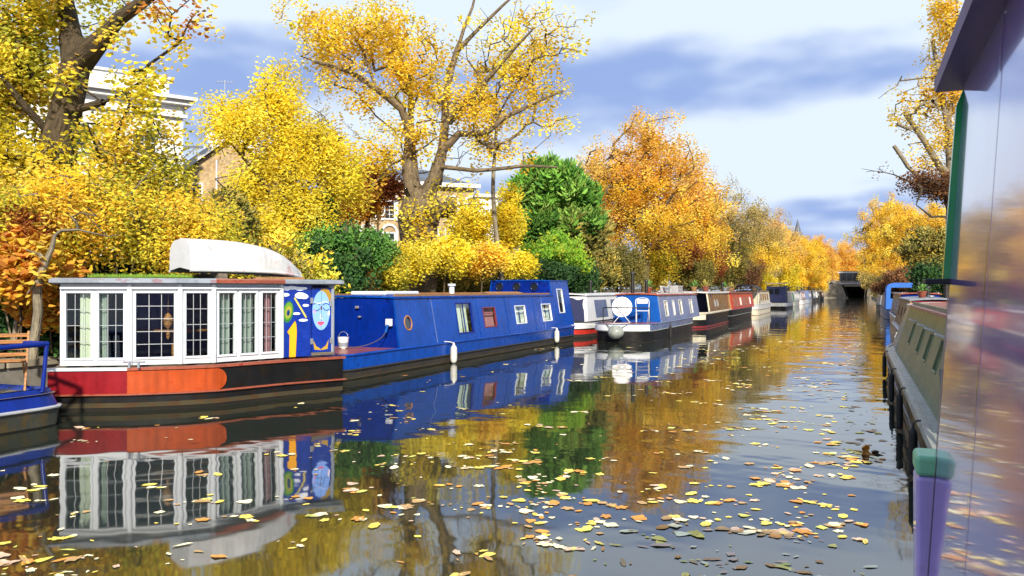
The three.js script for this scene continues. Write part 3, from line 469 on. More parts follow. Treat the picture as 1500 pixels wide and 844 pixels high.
// ---------------------------------------------------------------- boats further along the left bank
const moored = 'boats moored along the tree-lined bank';
{ // white boat with navy cover, inside the blue one
  const g = boat({ name: 'narrowboat', label: 'white narrowboat with scalloped navy cover and red hull band, beyond the blue houseboat', x: -10.45, z: -28.75, turn: 0.0, L: 15, B: 2.1, near: 'round', far: 'point', group: moored,
    bands: [['hull_bottom', -0.4, 0.03, M.bottom, -0.2, 0], ['hull_side', 0.03, 0.14, M.bottom], ['red_band', 0.14, 0.34, M.brightRed, 0, 0.02], ['topside', 0.34, 0.60, M.white, 0.02, 0.04]],
    strakes: [[0.325, 0.355, 0.05, M.black], [0.58, 0.62, 0.06, M.black, 'gunwale']], deck: [0.59, M.greyWood],
    cabins: [{ z0: -1.1, z1: -12.4, wb: 1.86, wt: 1.55, y0: 0.59, y1: 1.60, r0: 0.25, r1: 0.2, side: M.white, roof: M.white, ov: 0.05, rail: M.white, panels: [{ z: -3.1, y: 1.08, w: 1.7, h: 0.72, mat: M.slateBlue }, { z: -5.6, y: 1.08, w: 2.0, h: 0.72, mat: M.slateBlue }, { z: -8.4, y: 1.08, w: 2.6, h: 0.72, mat: M.slateBlue }] }],
    chimneys: [[0.3, 1.66, -3.4, 0.5, 0.06]], vents: [[0, 1.7, -5, 1]] });
  // scalloped cover over the front bulkhead
  const sh = new THREE.Shape(); sh.moveTo(-0.82, 0.02); sh.lineTo(0.80, 0.02); sh.lineTo(0.74, 0.45); sh.quadraticCurveTo(0.62, 0.70, 0.70, 0.92); sh.quadraticCurveTo(0.45, 0.80, 0.3, 0.92); sh.quadraticCurveTo(0, 1.0, -0.3, 0.92); sh.quadraticCurveTo(-0.5, 0.8, -0.72, 0.94); sh.closePath();
  mk('navy_cover', new THREE.ExtrudeGeometry(sh, { depth: 0.02, bevelEnabled: false }).applyMatrix4(frameM(V(0, 0.6, -1.06), V(1, 0, 0), V(0, 1.0, -0.25))), M.canvasNavy, g);
}
{ // blue narrowboat with the open stern deck
  const X = -7.6, Z = -27.3, g = boat({ name: 'narrowboat', label: 'blue narrowboat with a white-banded stern deck and dull red roof', x: X, z: Z, turn: 0.0, L: 11.2, B: 2.1, near: 'round', far: 'point', group: moored,
    bands: [['hull_bottom', -0.4, 0.02, M.bottom, -0.2, 0], ['hull_side', 0.02, 0.38, M.black, 0, 0.0], ['topside', 0.38, 0.63, M.slateBlue, 0.0, 0.05]],
    strakes: [[0.365, 0.395, 0.04, M.oliveGrey], [0.61, 0.64, 0.065, M.slateBlue, 'gunwale']], deck: [0.62, M.rustRail],
    cabins: [{ z0: -2.6, z1: -10.6, wb: 1.92, wt: 1.62, y0: 0.62, y1: 1.62, r0: 0.03, r1: 0.15, side: M.paleBlue, end: M.skyBlue, roof: M.roofRed, rail: M.whiteWorn, ov: 0.05,
      win: [[-3.7, 0.55, M.curtain], [-5.1, 0.34, M.curtainGrey], [-6.5, 0.62, M.curtain], [-8.8, 0.62, M.curtain]].map(([z, w, c]) => ({ z, y: 1.12, w, h: 0.62, topBar: 1, frame: 0.05, mat: M.whiteWorn, curtains: [[-w / 2, -w * 0.1, c], [w * 0.25, w / 2, c]] })) }],
    chimneys: [[-0.35, 1.68, -3.3, 0.78, 0.075], [0.12, 1.68, -3.6, 0.48, 0.06]], vents: [[0.3, 1.68, -5, 1], [0.2, 1.68, -7, 1.2], [-0.3, 1.68, -6, 1]] });
  const ringS = planRing(11.2, 2.1, 'round', 'point'), o = offsetRing(ringS, 0.058), i = offsetRing(ringS, 0.02), idx = [...Array(4).keys()], n = ringS.length, run = [...idx.map(k => n - 1 - k).reverse(), ...idx];
  mk('white_stern_band', loft([run.map(k => [i[k][0], 0.40, i[k][1]]), run.map(k => [o[k][0], 0.40, o[k][1]]), run.map(k => [o[k][0], 0.605, o[k][1]]), run.map(k => [i[k][0], 0.605, i[k][1]])].reverse(), false, 0.9), M.white, g);
  mk('stern_rail', [tube([[-0.85, 1.18, -1.0], [-0.5, 1.2, -0.35], [0.3, 1.2, -0.3], [0.9, 1.18, -0.9]], 0.02, 24, 6), bar([-0.85, 0.63, -1.0], [-0.85, 1.18, -1.0], 0.018), bar([0.9, 0.63, -0.9], [0.9, 1.18, -0.9], 0.018)], M.iron, g);
  const bf = thing('button_fender', 'round grey woven rope fender on the stern of the blue narrowboat', 'fender', [X - 0.05, 0.12, Z + 0.16]);
  mk('body', lathe([[0.001, 0], [0.16, 0.03], [0.27, 0.14], [0.29, 0.24], [0.25, 0.37], [0.13, 0.46], [0.001, 0.47]], 18), M.oliveGrey, bf);
  mk('chain', [bar([-0.15, 0.38, 0], [-0.42, 0.50, -0.16], 0.012), bar([0.15, 0.38, 0], [0.42, 0.50, -0.16], 0.012)], M.iron, bf);
  const tb = thing('folding_table', 'round white folding table tipped on edge on the blue narrowboat stern', 'table', [X - 0.28, 0.623, Z - 1.5], 0.25);
  mk('table_top', new THREE.CylinderGeometry(0.37, 0.37, 0.03, 32).rotateX(Math.PI / 2 - 0.12).translate(0, 0.58, 0), M.plastic, tb);
  for (const s of [-1, 1]) mk('leg', bar([s * 0.30, 0, 0.12], [-s * 0.22, 0.62, 0.06], 0.014), M.white, tb);
  mk('stretcher', bar([-0.2, 0.4, 0.07], [0.2, 0.4, 0.07], 0.012), M.white, tb);
  const ch = thing('folding_chair', 'white folding chair standing on the blue narrowboat stern deck', 'chair', [X + 0.42, 0.623, Z - 1.75], 0.3);
  mk('back_frame', tube([[-0.24, 0, -0.28], [-0.23, 0.5, -0.1], [-0.23, 0.84, 0.08], [-0.12, 0.90, 0.1], [0.12, 0.90, 0.1], [0.23, 0.84, 0.08], [0.23, 0.5, -0.1], [0.24, 0, -0.28]].map(p => [p[0], p[1], -p[2]]), 0.016, 40, 6), M.white, ch);
  mk('backrest', rbx(0.40, 0.16, 0.02, 0, 0.78, -0.05), M.white, ch); mk('seat', rbx(0.42, 0.025, 0.38, 0, 0.44, 0.06), M.white, ch);
  for (const s of [-1, 1]) mk('front_leg', bar([s * 0.2, 0, -0.2], [s * 0.2, 0.44, 0.2], 0.013), M.white, ch);
  fenderThing('thin black fender hung on the side of the blue narrowboat', [X + 1.16, 0.64, Z - 3.1], [X + 1.17, 0.0, Z - 3.1], 0.5, 0.045, M.rubber, M.ropeDark);
}
{ // cream-roofed boat with brown sides
  const g = boat({ name: 'narrowboat', label: 'brown-sided narrowboat with a white roof, cream bow and dark open well', x: -7.6, z: -38.8, turn: 0.01, L: 12.4, B: 2.1, near: 'round', far: 'point', group: moored,
    bands: [['hull_bottom', -0.4, 0.02, M.bottom, -0.2, 0], ['hull_side', 0.02, 0.10, M.maroon], ['hull_upper', 0.10, 0.40, M.black, 0, 0.0], ['topside', 0.40, 0.68, M.black, 0, 0.05]], strakes: [[0.66, 0.76, 0.07, M.cream, 'gunwale']], deck: [0.67, M.greyWood],
    cabins: [{ z0: -2.1, z1: -11.6, wb: 1.9, wt: 1.6, y0: 0.67, y1: 1.66, r0: -0.1, r1: 0.2, side: M.brown, end: M.cream, roof: M.whiteWorn, ov: 0.08, rail: M.whiteWorn, openNear: true,
      win: [{ z: -4.3, y: 1.15, r: 0.17, mat: M.paleGrey, glass: M.darkGlass }, { z: -5.2, y: 1.15, r: 0.17, mat: M.paleGrey, glass: M.darkGlass }, ...[-6.8, -8.3, -9.9].map(z => ({ z, y: 1.15, w: 0.75, h: 0.5, mat: M.brown, curtains: [[-0.36, 0, M.curtain]] }))] }],
    vents: [[0, 1.74, -4, 1.2], [0.3, 1.74, -6, 1], [0, 1.74, -7.6, 1.2], [-0.3, 1.74, -9.5, 1]] });
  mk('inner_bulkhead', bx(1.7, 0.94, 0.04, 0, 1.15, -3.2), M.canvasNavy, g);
  mk('end_frame', [beam([0.93, 0.68, -2.07], [0.80, 1.66, -2.0], 0.07, 0.07), beam([-0.93, 0.68, -2.07], [-0.80, 1.66, -2.0], 0.07, 0.07)], M.cream, g);
  const ringS = planRing(12.4, 2.1, 'round', 'point'), o = offsetRing(ringS, 0.065), i = offsetRing(ringS, 0.0), n = ringS.length, run = [n - 4, n - 3, n - 2, n - 1, 0, 1, 2, 3];
  mk('cream_bow_band', loft([run.map(k => [i[k][0], 0.40, i[k][1]]), run.map(k => [o[k][0], 0.40, o[k][1]]), run.map(k => [o[k][0], 0.655, o[k][1]]), run.map(k => [i[k][0], 0.655, i[k][1]])].reverse(), false, 0.9), M.cream, g);
}
boat({ name: 'narrowboat', label: 'narrowboat with a bright red panelled cabin and black hull, between the brown and cream boats', x: -7.55, z: -46.6, L: 13.8, B: 2.1, near: 'round', far: 'point', group: moored,
  bands: [['hull_bottom', -0.4, 0.02, M.bottom, -0.2, 0], ['hull_side', 0.02, 0.68, M.black, 0, 0.04]], strakes: [[0.34, 0.37, 0.05, M.oliveGrey], [0.66, 0.70, 0.06, M.black, 'gunwale']], deck: [0.67, M.greyWood],
  cabins: [{ z0: -2.0, z1: -13, wb: 1.9, wt: 1.6, y0: 0.67, y1: 1.62, side: M.brightRed, end: M.ply, roof: M.maroon, ov: 0.06, rail: M.rustRail, panels: [{ z: -4, y: 1.12, w: 2.6, h: 0.6, mat: M.roofRed }, { z: -8.4, y: 1.12, w: 3.4, h: 0.6, mat: M.roofRed }], win: [{ z: -6.1, y: 1.14, w: 0.6, h: 0.5, mat: M.whiteWorn, curtains: [[-0.3, 0.1, M.curtain]] }, { z: -11, y: 1.14, w: 0.7, h: 0.5, mat: M.whiteWorn, curtains: [[-0.3, 0.1, M.curtain]] }] }],
  chimneys: [[0.2, 1.68, -3, 0.55, 0.07], [-0.2, 1.68, -8, 0.4, 0.06]], vents: [[0, 1.7, -5, 1], [0, 1.7, -10, 1]] });
{
  const g = boat({ name: 'cruiser', label: 'cream cabin cruiser under a dark curved canopy', cat: 'cruiser', x: -7.6, z: -60.8, L: 13, B: 2.2, near: 'round', far: 'point', group: moored,
    bands: [['hull_bottom', -0.4, 0.02, M.bottom, -0.2, 0], ['hull_side', 0.02, 0.40, M.cream, 0, 0.02], ['topside', 0.40, 0.80, M.whiteWorn, 0.02, 0.08]], strakes: [[0.385, 0.42, 0.05, M.greyWood], [0.78, 0.83, 0.1, M.whiteWorn, 'gunwale']], deck: [0.79, M.greyWood],
    cabins: [{ z0: -3.0, z1: -11, wb: 1.9, wt: 1.7, y0: 0.79, y1: 1.75, side: M.cream, roof: M.brown, ov: 0.06, win: [-4.2, -5.8, -7.4, -9.2].map(z => ({ z, y: 1.3, w: 1.0, h: 0.5, mat: M.brown, curtains: [[-0.5, -0.1, M.curtain]] })) }] });
  const up = [], dn = []; for (let k = 0; k <= 16; k++) { const a = Math.PI * k / 16; up.push(new THREE.Vector2(-Math.cos(a) * 1.02, 1.85 + 0.42 * Math.sin(a))); dn.push(new THREE.Vector2(-Math.cos(a) * 0.98, 1.82 + 0.40 * Math.sin(a))); }
  mk('canopy', new THREE.ExtrudeGeometry(new THREE.Shape([...up, ...dn.reverse()]), { depth: 2.6, bevelEnabled: false }).translate(0, 0, -3.6), M.canvasBlack, g);
  for (const [x, z] of [[-0.98, -1.1], [0.98, -1.1], [-0.98, -2.9], [0.98, -2.9]]) mk('canopy_post', bar([x, 0.8, z], [x, 1.86, z], 0.02), M.steel, g);
}
{
  const g = boat({ name: 'narrowboat', label: 'narrowboat with a tall navy pram cover and white hull band', x: -7.2, z: -82.5, L: 13, B: 2.1, near: 'round', far: 'point', group: moored,
    bands: [['hull_bottom', -0.4, 0.02, M.bottom, -0.2, 0], ['hull_side', 0.02, 0.25, M.black], ['topside', 0.25, 0.62, M.whiteWorn, 0, 0.04]], strakes: [[0.235, 0.265, 0.04, M.black], [0.6, 0.65, 0.06, M.black, 'gunwale']], deck: [0.61, M.greyWood],
    cabins: [{ z0: -0.7, z1: -3.6, wb: 1.9, wt: 1.75, y0: 0.61, y1: 2.25, r0: 0.25, side: M.canvasNavy, roof: M.canvasNavy, ov: 0.01, camber: 0.1 }, { z0: -3.7, z1: -12, wb: 1.9, wt: 1.6, y0: 0.61, y1: 1.6, side: M.oliveGrey, roof: M.paleGrey }] });
  for (const x of [-0.45, 0.15]) mk('clear_panel', rbx(0.4, 0.5, 0.015, x, 1.72, -0.80, 0.004), M.darkGlass, g);
  mk('roof_rack', [beam([-0.9, 2.55, -0.6], [0.9, 2.55, -0.6], 0.05, 0.05), beam([-0.9, 2.55, -3.4], [0.9, 2.55, -3.4], 0.05, 0.05), beam([-0.9, 2.59, -0.5], [-0.9, 2.59, -3.5], 0.05, 0.05), beam([0.9, 2.59, -0.5], [0.9, 2.59, -3.5], 0.05, 0.05), bar([-0.85, 2.2, -0.9], [-0.85, 2.55, -0.6], 0.02), bar([0.85, 2.2, -0.9], [0.85, 2.55, -0.6], 0.02)], M.steel, g);
}
[['pale-sided narrowboat with a green stern cover, beyond the navy covered boat', -7.3, -97, 11, M.paleGrey, M.green, M.oliveGrey, M.whiteWorn, 1.6], ['narrowboat with dusty pink cabin sides and white stern', -7.2, -109.5, 10, M.pinkish, M.paleGrey, M.whiteWorn, M.pinkish, 1.65], ['narrowboat sheeted in pale blue tarpaulin', -7.0, -121.5, 11, M.paleBlue, M.paleBlue, M.greySteel, M.paleBlue, 1.8], ['grey narrowboat with a dark rounded hood, next beyond the tarpaulined boat', -6.9, -134, 12, M.greySteel, M.canvasBlack, M.tar, M.greySteel, 1.7], ['low dark narrowboat with white stern cabin before the bridge ramp', -6.8, -148, 12, M.black, M.whiteWorn, M.tar, M.paleGrey, 1.6], ['brown wooden-topped boat moored next to the sloping bridge wall', -6.7, -163, 13, M.brown, M.ply, M.tar, M.rustRail, 1.55]].forEach(([label, x, z, L, side, end, hullM, roof, y1], k) => {
  const g = boat({ name: 'narrowboat', label, x, z, L, B: 2.1, near: 'round', far: 'point', group: moored, bands: [['hull_bottom', -0.4, 0.02, M.bottom, -0.2, 0], ['hull_side', 0.02, 0.62, hullM, 0, 0.04]], strakes: [[0.6, 0.64, 0.06, M.black, 'gunwale']], deck: [0.61, M.greyWood],
    cabins: [{ z0: -1.6, z1: -L + 1.2, wb: 1.9, wt: 1.6, y0: 0.61, y1, side, end, roof, ov: 0.06, win: [-3.4, -6, -8.2].map(z => ({ z, y: 1.15, w: 0.7, h: 0.5, mat: M.whiteWorn, curtains: [[-0.3, 0.05, M.curtain]] })) }], chimneys: [[0.2, y1 + 0.05, -3, 0.5, 0.07]] });
  if (k === 1 || k === 3) { const up = [], dn = []; for (let q = 0; q <= 12; q++) { const a = Math.PI * q / 12; up.push(new THREE.Vector2(-Math.cos(a) * 0.95, y1 + 0.25 + 0.45 * Math.sin(a))); dn.push(new THREE.Vector2(-Math.cos(a) * 0.92, y1 + 0.22 + 0.43 * Math.sin(a))); } mk('hood', new THREE.ExtrudeGeometry(new THREE.Shape([...up, ...dn.reverse()]), { depth: 2.4, bevelEnabled: false }).translate(0, 0, -2.6), M.canvasBlack, g); for (const s of [-1, 1]) mk('hood_post', bar([s * 0.93, 0.62, -0.6], [s * 0.93, y1 + 0.27, -0.6], 0.02), M.steel, g); }
});

// ---------------------------------------------------------------- boats on the towpath side
{
  const X = 1.66, Z = -6.0, turn = -0.005, g = boat({ name: 'narrowboat', label: 'olive green narrowboat with open slot windows, ahead of the purple boat', x: X, z: Z, turn, L: 17.4, B: 2.12, near: 'round', far: 'point',
    bands: [['hull_bottom', -0.4, 0.02, M.bottom, -0.2, 0], ['hull_side', 0.02, 0.46, M.black, 0, 0.02], ['topside', 0.46, 0.52, M.oliveGrey, 0.02, 0.02]], strakes: [[0.20, 0.235, 0.04, M.black], [0.455, 0.535, 0.05, M.oliveGrey, 'gunwale']], deck: [0.52, M.oliveGrey],
    cabins: [{ vis: -1, z0: -1.9, z1: -12.9, wb: 1.86, wt: 1.30, y0: 0.52, y1: 1.46, r0: 0.05, r1: 0.02, side: M.olive, roof: M.roofRed, ov: 0.02, rail: M.olive, win: [-4.6, -6.2, -7.7, -9.9].map(z => ({ z, y: 1.06, w: 0.42, h: 0.40, frame: 0.03, mat: M.olive, curtains: [] })) },
      { vis: -1, z0: -12.95, z1: -15.2, wb: 1.82, wt: 1.18, y0: 0.52, y1: 1.44, r1: 0.1, side: M.oliveGrey, roof: M.cream, ov: 0.02 }],
    chimneys: [[-0.1, 1.5, -5.6, 0.62, 0.09], [-0.15, 1.5, -8.5, 0.40, 0.09], [0.35, 1.5, -4.3, 0.55, 0.06]], vents: [[0.2, 1.52, -7, 1.4], [0.1, 1.52, -10, 1.2]] });
  for (const z of [-4.6, -6.2, -7.7, -9.9]) { const m4 = frameM(V(-0.93, 0.52, z - 0.2), V(0, 0, 1), V(0.30, 0.94, 0)); mk('hopper_flap', [bx(0.40, 0.02, 0.14, 0.2, 0.77, 0.055)].map(q => q.applyMatrix4(m4)), M.whiteWorn, g); }
  mk('weld_seam', bar([-0.935, 0.53, -12.93], [-0.63, 1.46, -12.93], 0.012), M.whiteWorn, g);
  mk('boat_pole', bar([-0.99, 0.57, -1.2], [-0.86, 0.98, -3.3], 0.022), M.iron, g);
  const L2 = (x, y, z) => V(x, y, z).applyAxisAngle(V(0, 1, 0), turn).add(V(X, 0, Z)).toArray();
  [[-2.6, 'stout black rubber fender on the olive boat beside the boat pole'], [-5.4, 'black rubber fender on the olive boat below its first slot window past the purple boat'], [-8.2, 'black rubber fender on the olive boat below its third slot window'], [-12.2, 'black rubber fender on the olive boat by its weld seam']].forEach(([z, label]) => fenderThing(label, L2(-1.09, 0.56, z), L2(-1.16, 0.02, z), 0.46, 0.04, M.rubber, M.ropeDark));
}
boat({ name: 'narrowboat', label: 'wooden-sided narrowboat with grey roof and yellow-tipped rail, past the olive boat', x: 2.3, z: -24.6, turn: -0.012, L: 13.5, B: 2.1, near: 'round', far: 'point',
  bands: [['hull_bottom', -0.4, 0.02, M.bottom, -0.2, 0], ['hull_side', 0.02, 0.56, M.slateBlue, 0, 0.03]], strakes: [[0.54, 0.58, 0.05, M.greySteel, 'gunwale']], deck: [0.56, M.greySteel],
  cabins: [{ vis: -1, z0: -3.2, z1: -12, wb: 1.86, wt: 1.5, y0: 0.56, y1: 1.48, side: M.ply, end: M.maroon, roof: M.greySteel, win: [-5, -7.5, -10].map(z => ({ z, y: 1.05, w: 0.6, h: 0.4, mat: M.brown })) }], chimneys: [[0.3, 1.5, -4, 0.5, 0.08], [0.1, 1.5, -9, 0.4, 0.07]], vents: [[0, 1.52, -6, 1.2]] });
fenderThing('white fender at the bow of the wooden-sided narrowboat', [1.2, 0.58, -26.4], [1.14, 0.04, -26.4], 0.46, 0.07, M.fender, M.rope);
boat({ name: 'narrowboat', label: 'navy and white narrowboat between the wooden boat and the blue hooded boat', x: 2.75, z: -39.5, turn: -0.01, L: 13, B: 2.1, near: 'round', far: 'point',
  bands: [['hull_bottom', -0.4, 0.02, M.bottom, -0.2, 0], ['hull_side', 0.02, 0.6, M.oliveGrey, 0, 0.03]], strakes: [[0.58, 0.62, 0.05, M.whiteWorn, 'gunwale']], deck: [0.6, M.greyWood],
  cabins: [{ vis: -1, z0: -1.6, z1: -12, wb: 1.9, wt: 1.6, y0: 0.6, y1: 1.62, side: M.navy, end: M.blue, roof: M.roofRed, ov: 0.07, rail: M.whiteWorn, win: [-3.4, -6, -8.6].map(z => ({ z, y: 1.12, w: 0.6, h: 0.45, mat: M.whiteWorn })) }], chimneys: [[0, 1.66, -3, 0.45, 0.07]] });
{
  const g = boat({ name: 'narrowboat', label: 'narrowboat under a high bright blue hood with clear front', x: 2.8, z: -55.5, L: 15, B: 2.1, near: 'round', far: 'point',
    bands: [['hull_bottom', -0.4, 0.02, M.bottom, -0.2, 0], ['hull_side', 0.02, 0.62, M.slateBlue, 0, 0.03]], strakes: [[0.6, 0.64, 0.05, M.black, 'gunwale']], deck: [0.61, M.greyWood],
    cabins: [{ vis: -1, z0: -3.9, z1: -13, wb: 1.9, wt: 1.6, y0: 0.61, y1: 1.6, side: M.slateBlue, roof: M.paleGrey }] });
  const sh = new THREE.Shape(); sh.moveTo(-0.98, 0.62); sh.lineTo(-0.94, 1.9); sh.quadraticCurveTo(-0.9, 2.25, -0.5, 2.3); sh.lineTo(0.5, 2.3); sh.quadraticCurveTo(0.9, 2.25, 0.94, 1.9); sh.lineTo(0.98, 0.62); const ho = new THREE.Path(); ho.moveTo(-0.72, 1.3); ho.lineTo(-0.68, 2.0); ho.lineTo(0.68, 2.0); ho.lineTo(0.72, 1.3); sh.holes.push(ho);
  mk('hood_front', new THREE.ExtrudeGeometry(sh, { depth: 0.04, bevelEnabled: false }).translate(0, 0, -0.9), M.canvasBlue, g);
  const sh2 = new THREE.Shape(); sh2.moveTo(-0.98, 0.62); sh2.lineTo(-0.94, 1.9); sh2.quadraticCurveTo(-0.9, 2.25, -0.5, 2.3); sh2.lineTo(0.5, 2.3); sh2.quadraticCurveTo(0.9, 2.25, 0.94, 1.9); sh2.lineTo(0.98, 0.62); sh2.lineTo(0.95, 0.62); sh2.lineTo(0.91, 1.9); sh2.quadraticCurveTo(0.88, 2.21, 0.5, 2.26); sh2.lineTo(-0.5, 2.26); sh2.quadraticCurveTo(-0.88, 2.21, -0.91, 1.9); sh2.lineTo(-0.95, 0.62);
  mk('hood', new THREE.ExtrudeGeometry(sh2, { depth: 2.8, bevelEnabled: false }).translate(0, 0, -3.72), M.canvasBlue, g);
  mk('clear_panel', bx(1.4, 0.7, 0.01, 0, 1.65, -0.88), M.glass, g);
}
boat({ name: 'narrowboat', label: 'grey narrowboat with pale roof, far along the towpath side', x: 2.9, z: -73, L: 14, B: 2.1, near: 'round', far: 'point', bands: [['hull_bottom', -0.4, 0.02, M.bottom, -0.2, 0], ['hull_side', 0.02, 0.62, M.black, 0, 0.03]], strakes: [[0.6, 0.64, 0.05, M.black, 'gunwale']], deck: [0.61, M.greyWood], cabins: [{ vis: -1, z0: -2, z1: -13, wb: 1.9, wt: 1.6, y0: 0.61, y1: 1.6, side: M.greySteel, roof: M.paleGrey }] });

// ---------------------------------------------------------------- the purple trip boat close by on the right
{
  const far = -2.76, near = 7, xb = 0.2325, g = thing('trip_boat', 'glossy purple trip boat with a green corner post and wide eaves', 'trip boat', [xb, 0, far]);
  const gloss = new THREE.MeshPhysicalMaterial({ color: col([0.27, 0.16, 0.54]), roughness: 0.2, map: T.clean, roughnessMap: T.rough, ior: 1.9, clearcoat: 1, clearcoatRoughness: 0.05 });
  const purple = new THREE.MeshPhysicalMaterial({ color: col([0.27, 0.16, 0.54]), roughness: 0.22, ior: 1.6, map: T.worn, clearcoat: 0.6, clearcoatRoughness: 0.1 });
  const lilac = new THREE.MeshPhysicalMaterial({ color: col([0.66, 0.48, 0.95]), roughness: 0.35, map: T.worn, clearcoat: 0.4 });
  const mint = new THREE.MeshPhysicalMaterial({ color: col([0.30, 0.80, 0.42]), roughness: 0.4, map: T.worn });
  const green = new THREE.MeshPhysicalMaterial({ color: col([0.008, 0.46, 0.10]), roughness: 0.35, map: T.worn, clearcoat: 0.4 });
  const eaves = std([0.13, 0.05, 0.23], 0.45, T.worn), LEN = near - far;
  // local: x outwards is negative, z = 0 at the far end, running to +LEN; the side leans in towards the roof
  const lean = y => (y - 1.335) * 0.066;
  const side = (z0, z1, y0, y1, x, t) => loft([[[lean(y0) + x, y0, z0], [lean(y1) + x, y1, z0], [lean(y1) + x + t, y1, z0], [lean(y0) + x + t, y0, z0]], [[lean(y0) + x, y0, z1], [lean(y1) + x, y1, z1], [lean(y1) + x + t, y1, z1], [lean(y0) + x + t, y0, z1]]], true, 0.3);
  for (const [a, b] of [[0, 0.72], [0.72, 1.55], [1.55, 3], [3, 5.4], [5.4, 7.6], [7.6, LEN]]) { mk('side_panel', side(a, b, 0.50, 2.44, 0, 0.03), gloss, g); mk('cover_strip', side(b - 0.008, b + 0.008, 0.52, 2.41, -0.003, 0.01), gloss, g); }
  mk('end_wall', bx(1.95, 1.9, 0.04, 1.1, 1.46, 0.06), purple, g);
  mk('far_side', bx(0.04, 1.9, LEN, 2.08, 1.46, LEN / 2 + 0.1), purple, g);
  mk('hull', [side(-0.02, LEN, -0.4, 0.50, -0.01, 0.06), bx(2.0, 0.9, 0.05, 1.06, 0.05, 0.02), bx(0.05, 0.9, LEN, 2.08, 0.05, LEN / 2)], purple, g);
  mk('deck', bx(2.0, 0.04, LEN - 0.2, 1.06, 0.45, LEN / 2 + 0.12), M.greyWood, g);
  const roofSh = new THREE.Shape([[0.0, 2.42], [-0.003, 2.457], [0.03, 2.515], [0.6, 2.60], [1.1, 2.62], [1.6, 2.60], [2.2, 2.515], [2.23, 2.457], [2.23, 2.42], [2.2, 2.42], [2.18, 2.47], [1.1, 2.57], [0.075, 2.475], [0.019, 2.44], [0.013, 2.42]].map(q => new THREE.Vector2(...q)));
  mk('roof', new THREE.ExtrudeGeometry(roofSh, { depth: LEN + 0.12, bevelEnabled: false }).translate(0, 0, -0.075), eaves, g);
  mk('soffit', bx(0.075, 0.013, LEN + 0.11, 0.051, 2.4275, LEN / 2 - 0.02), eaves, g);
  const ringP = (y, o) => [[lean(y) + o, y, -0.031], [lean(y) + 0.037, y, -0.031], [lean(y) + 0.037, y, -0.001], [lean(y) + o, y, -0.001]];
  mk('corner_post', loft([ringP(1.836, -0.019), ringP(2.36, -0.016), ringP(2.42, 0.003)].reverse(), true, 0.3), green, g);
  mk('ledge', rbx(0.137, 0.016, 0.10, lean(1.825), 1.828, -0.026, 0.004), M.iron, g);
  mk('painted_reflection_strip', side(-0.034, -0.001, 0.5, 1.818, -0.001, 0.043), std([0.30, 0.20, 0.24], 0.35, T.worn), g);  // mauve strip under the ledge: a blurred reflection put into the colour
  const post = mk('bow_post', rbx(0.078, 1.55, 0.15, -0.019, 0.45, -0.1, 0.014), lilac, g);
  mk('post_cap', rbx(0.081, 0.065, 0.156, -0.019, 1.257, -0.1, 0.016), mint, post);
  mk('mooring_bracket', rbx(0.037, 0.11, 0.09, 0.031, 1.17, -0.044, 0.01), purple, g);
  mk('cabin_floor', bx(1.9, 0.03, LEN - 0.4, 1.08, 0.6, LEN / 2 + 0.1), M.greyWood, g);
}

// ---------------------------------------------------------------- cafe bridge closing the canal
{
  const Z = -214, g = thing('cafe_bridge', 'cafe bridge with a glazed room and railing over a dark canal opening', 'bridge', [0, 0, Z]);
  const op = [[-1.6, -0.5], [2.6, -0.5], [3.0, 3.25], [-2.9, 3.25]];
  const sh = new THREE.Shape([[-11, -0.6], [-11, 1.0], [-5.2, 3.3], [-5.2, 4.0], [8, 4.0], [14, 1.5], [14, -0.6]].map(p => new THREE.Vector2(...p))); sh.holes.push(new THREE.Path(op.map(p => new THREE.Vector2(...p)).reverse()));
  mk('abutment', new THREE.ExtrudeGeometry(sh, { depth: 1.2, bevelEnabled: false }).translate(0, 0, -1.2), M.coping, g);
  mk('tunnel', loft([op.map(p => [p[0], p[1], -1.2]), op.map(p => [p[0], p[1], -40])], true, 0), M.concrete, g);
  mk('tunnel_end', bx(7, 5, 0.2, 0, 1.3, -40.2), M.concrete, g);
  mk('fascia', bx(7.4, 0.35, 0.4, 0.1, 3.55, 0.2), M.paleGrey, g);
  mk('quay_edge', bx(6.2, 0.45, 1.2, -4.6, 0.05, 0.8), M.coping, g);
  mk('floor_slab', bx(13, 0.3, 8, 1, 4.15, -4), M.concrete, g);
  for (let k = 0; k < 5; k++) { mk('rail_post', bx(0.08, 1.0, 0.08, -3 + k * 1.55, 4.6, 0.1), M.iron, g); }
  mk('railing', [bx(6.4, 0.07, 0.07, 0.1, 5.1, 0.1), bx(6.4, 0.05, 0.05, 0.1, 4.7, 0.1), ...Array.from({ length: 20 }, (_, k) => bx(0.03, 0.75, 0.03, -3 + k * 0.32, 4.7, 0.1))], M.iron, g);
  for (let k = 0; k < 5; k++) mk('window', bx(1.25, 1.7, 0.05, -2.5 + k * 1.32, 5.35, -1.2), M.darkGlass, g);
  for (let k = 0; k < 6; k++) mk('mullion', bx(0.12, 1.9, 0.14, -3.15 + k * 1.32, 5.35, -1.18), M.paleGrey, g);
  mk('wall', bx(7.2, 2.0, 5, 0.1, 5.3, -4), M.coping, g);
  mk('awning', [loft([[[-3.9, 6.25, 0.5], [4.1, 6.25, 0.5], [3.8, 6.65, -0.4], [-3.6, 6.65, -0.4]], [[-3.9, 6.25, -6.5], [4.1, 6.25, -6.5], [3.8, 6.65, -6.3], [-3.6, 6.65, -6.3]]], true, 0.3), bx(8, 0.35, 0.06, 0.1, 6.3, 0.5)], M.whiteWorn, g);
  mk('ramp_parapet', [beam([-11, 1.35, 0.2], [-5.0, 3.75, 0.2], 0.35, 0.5)], M.tar, g);
}

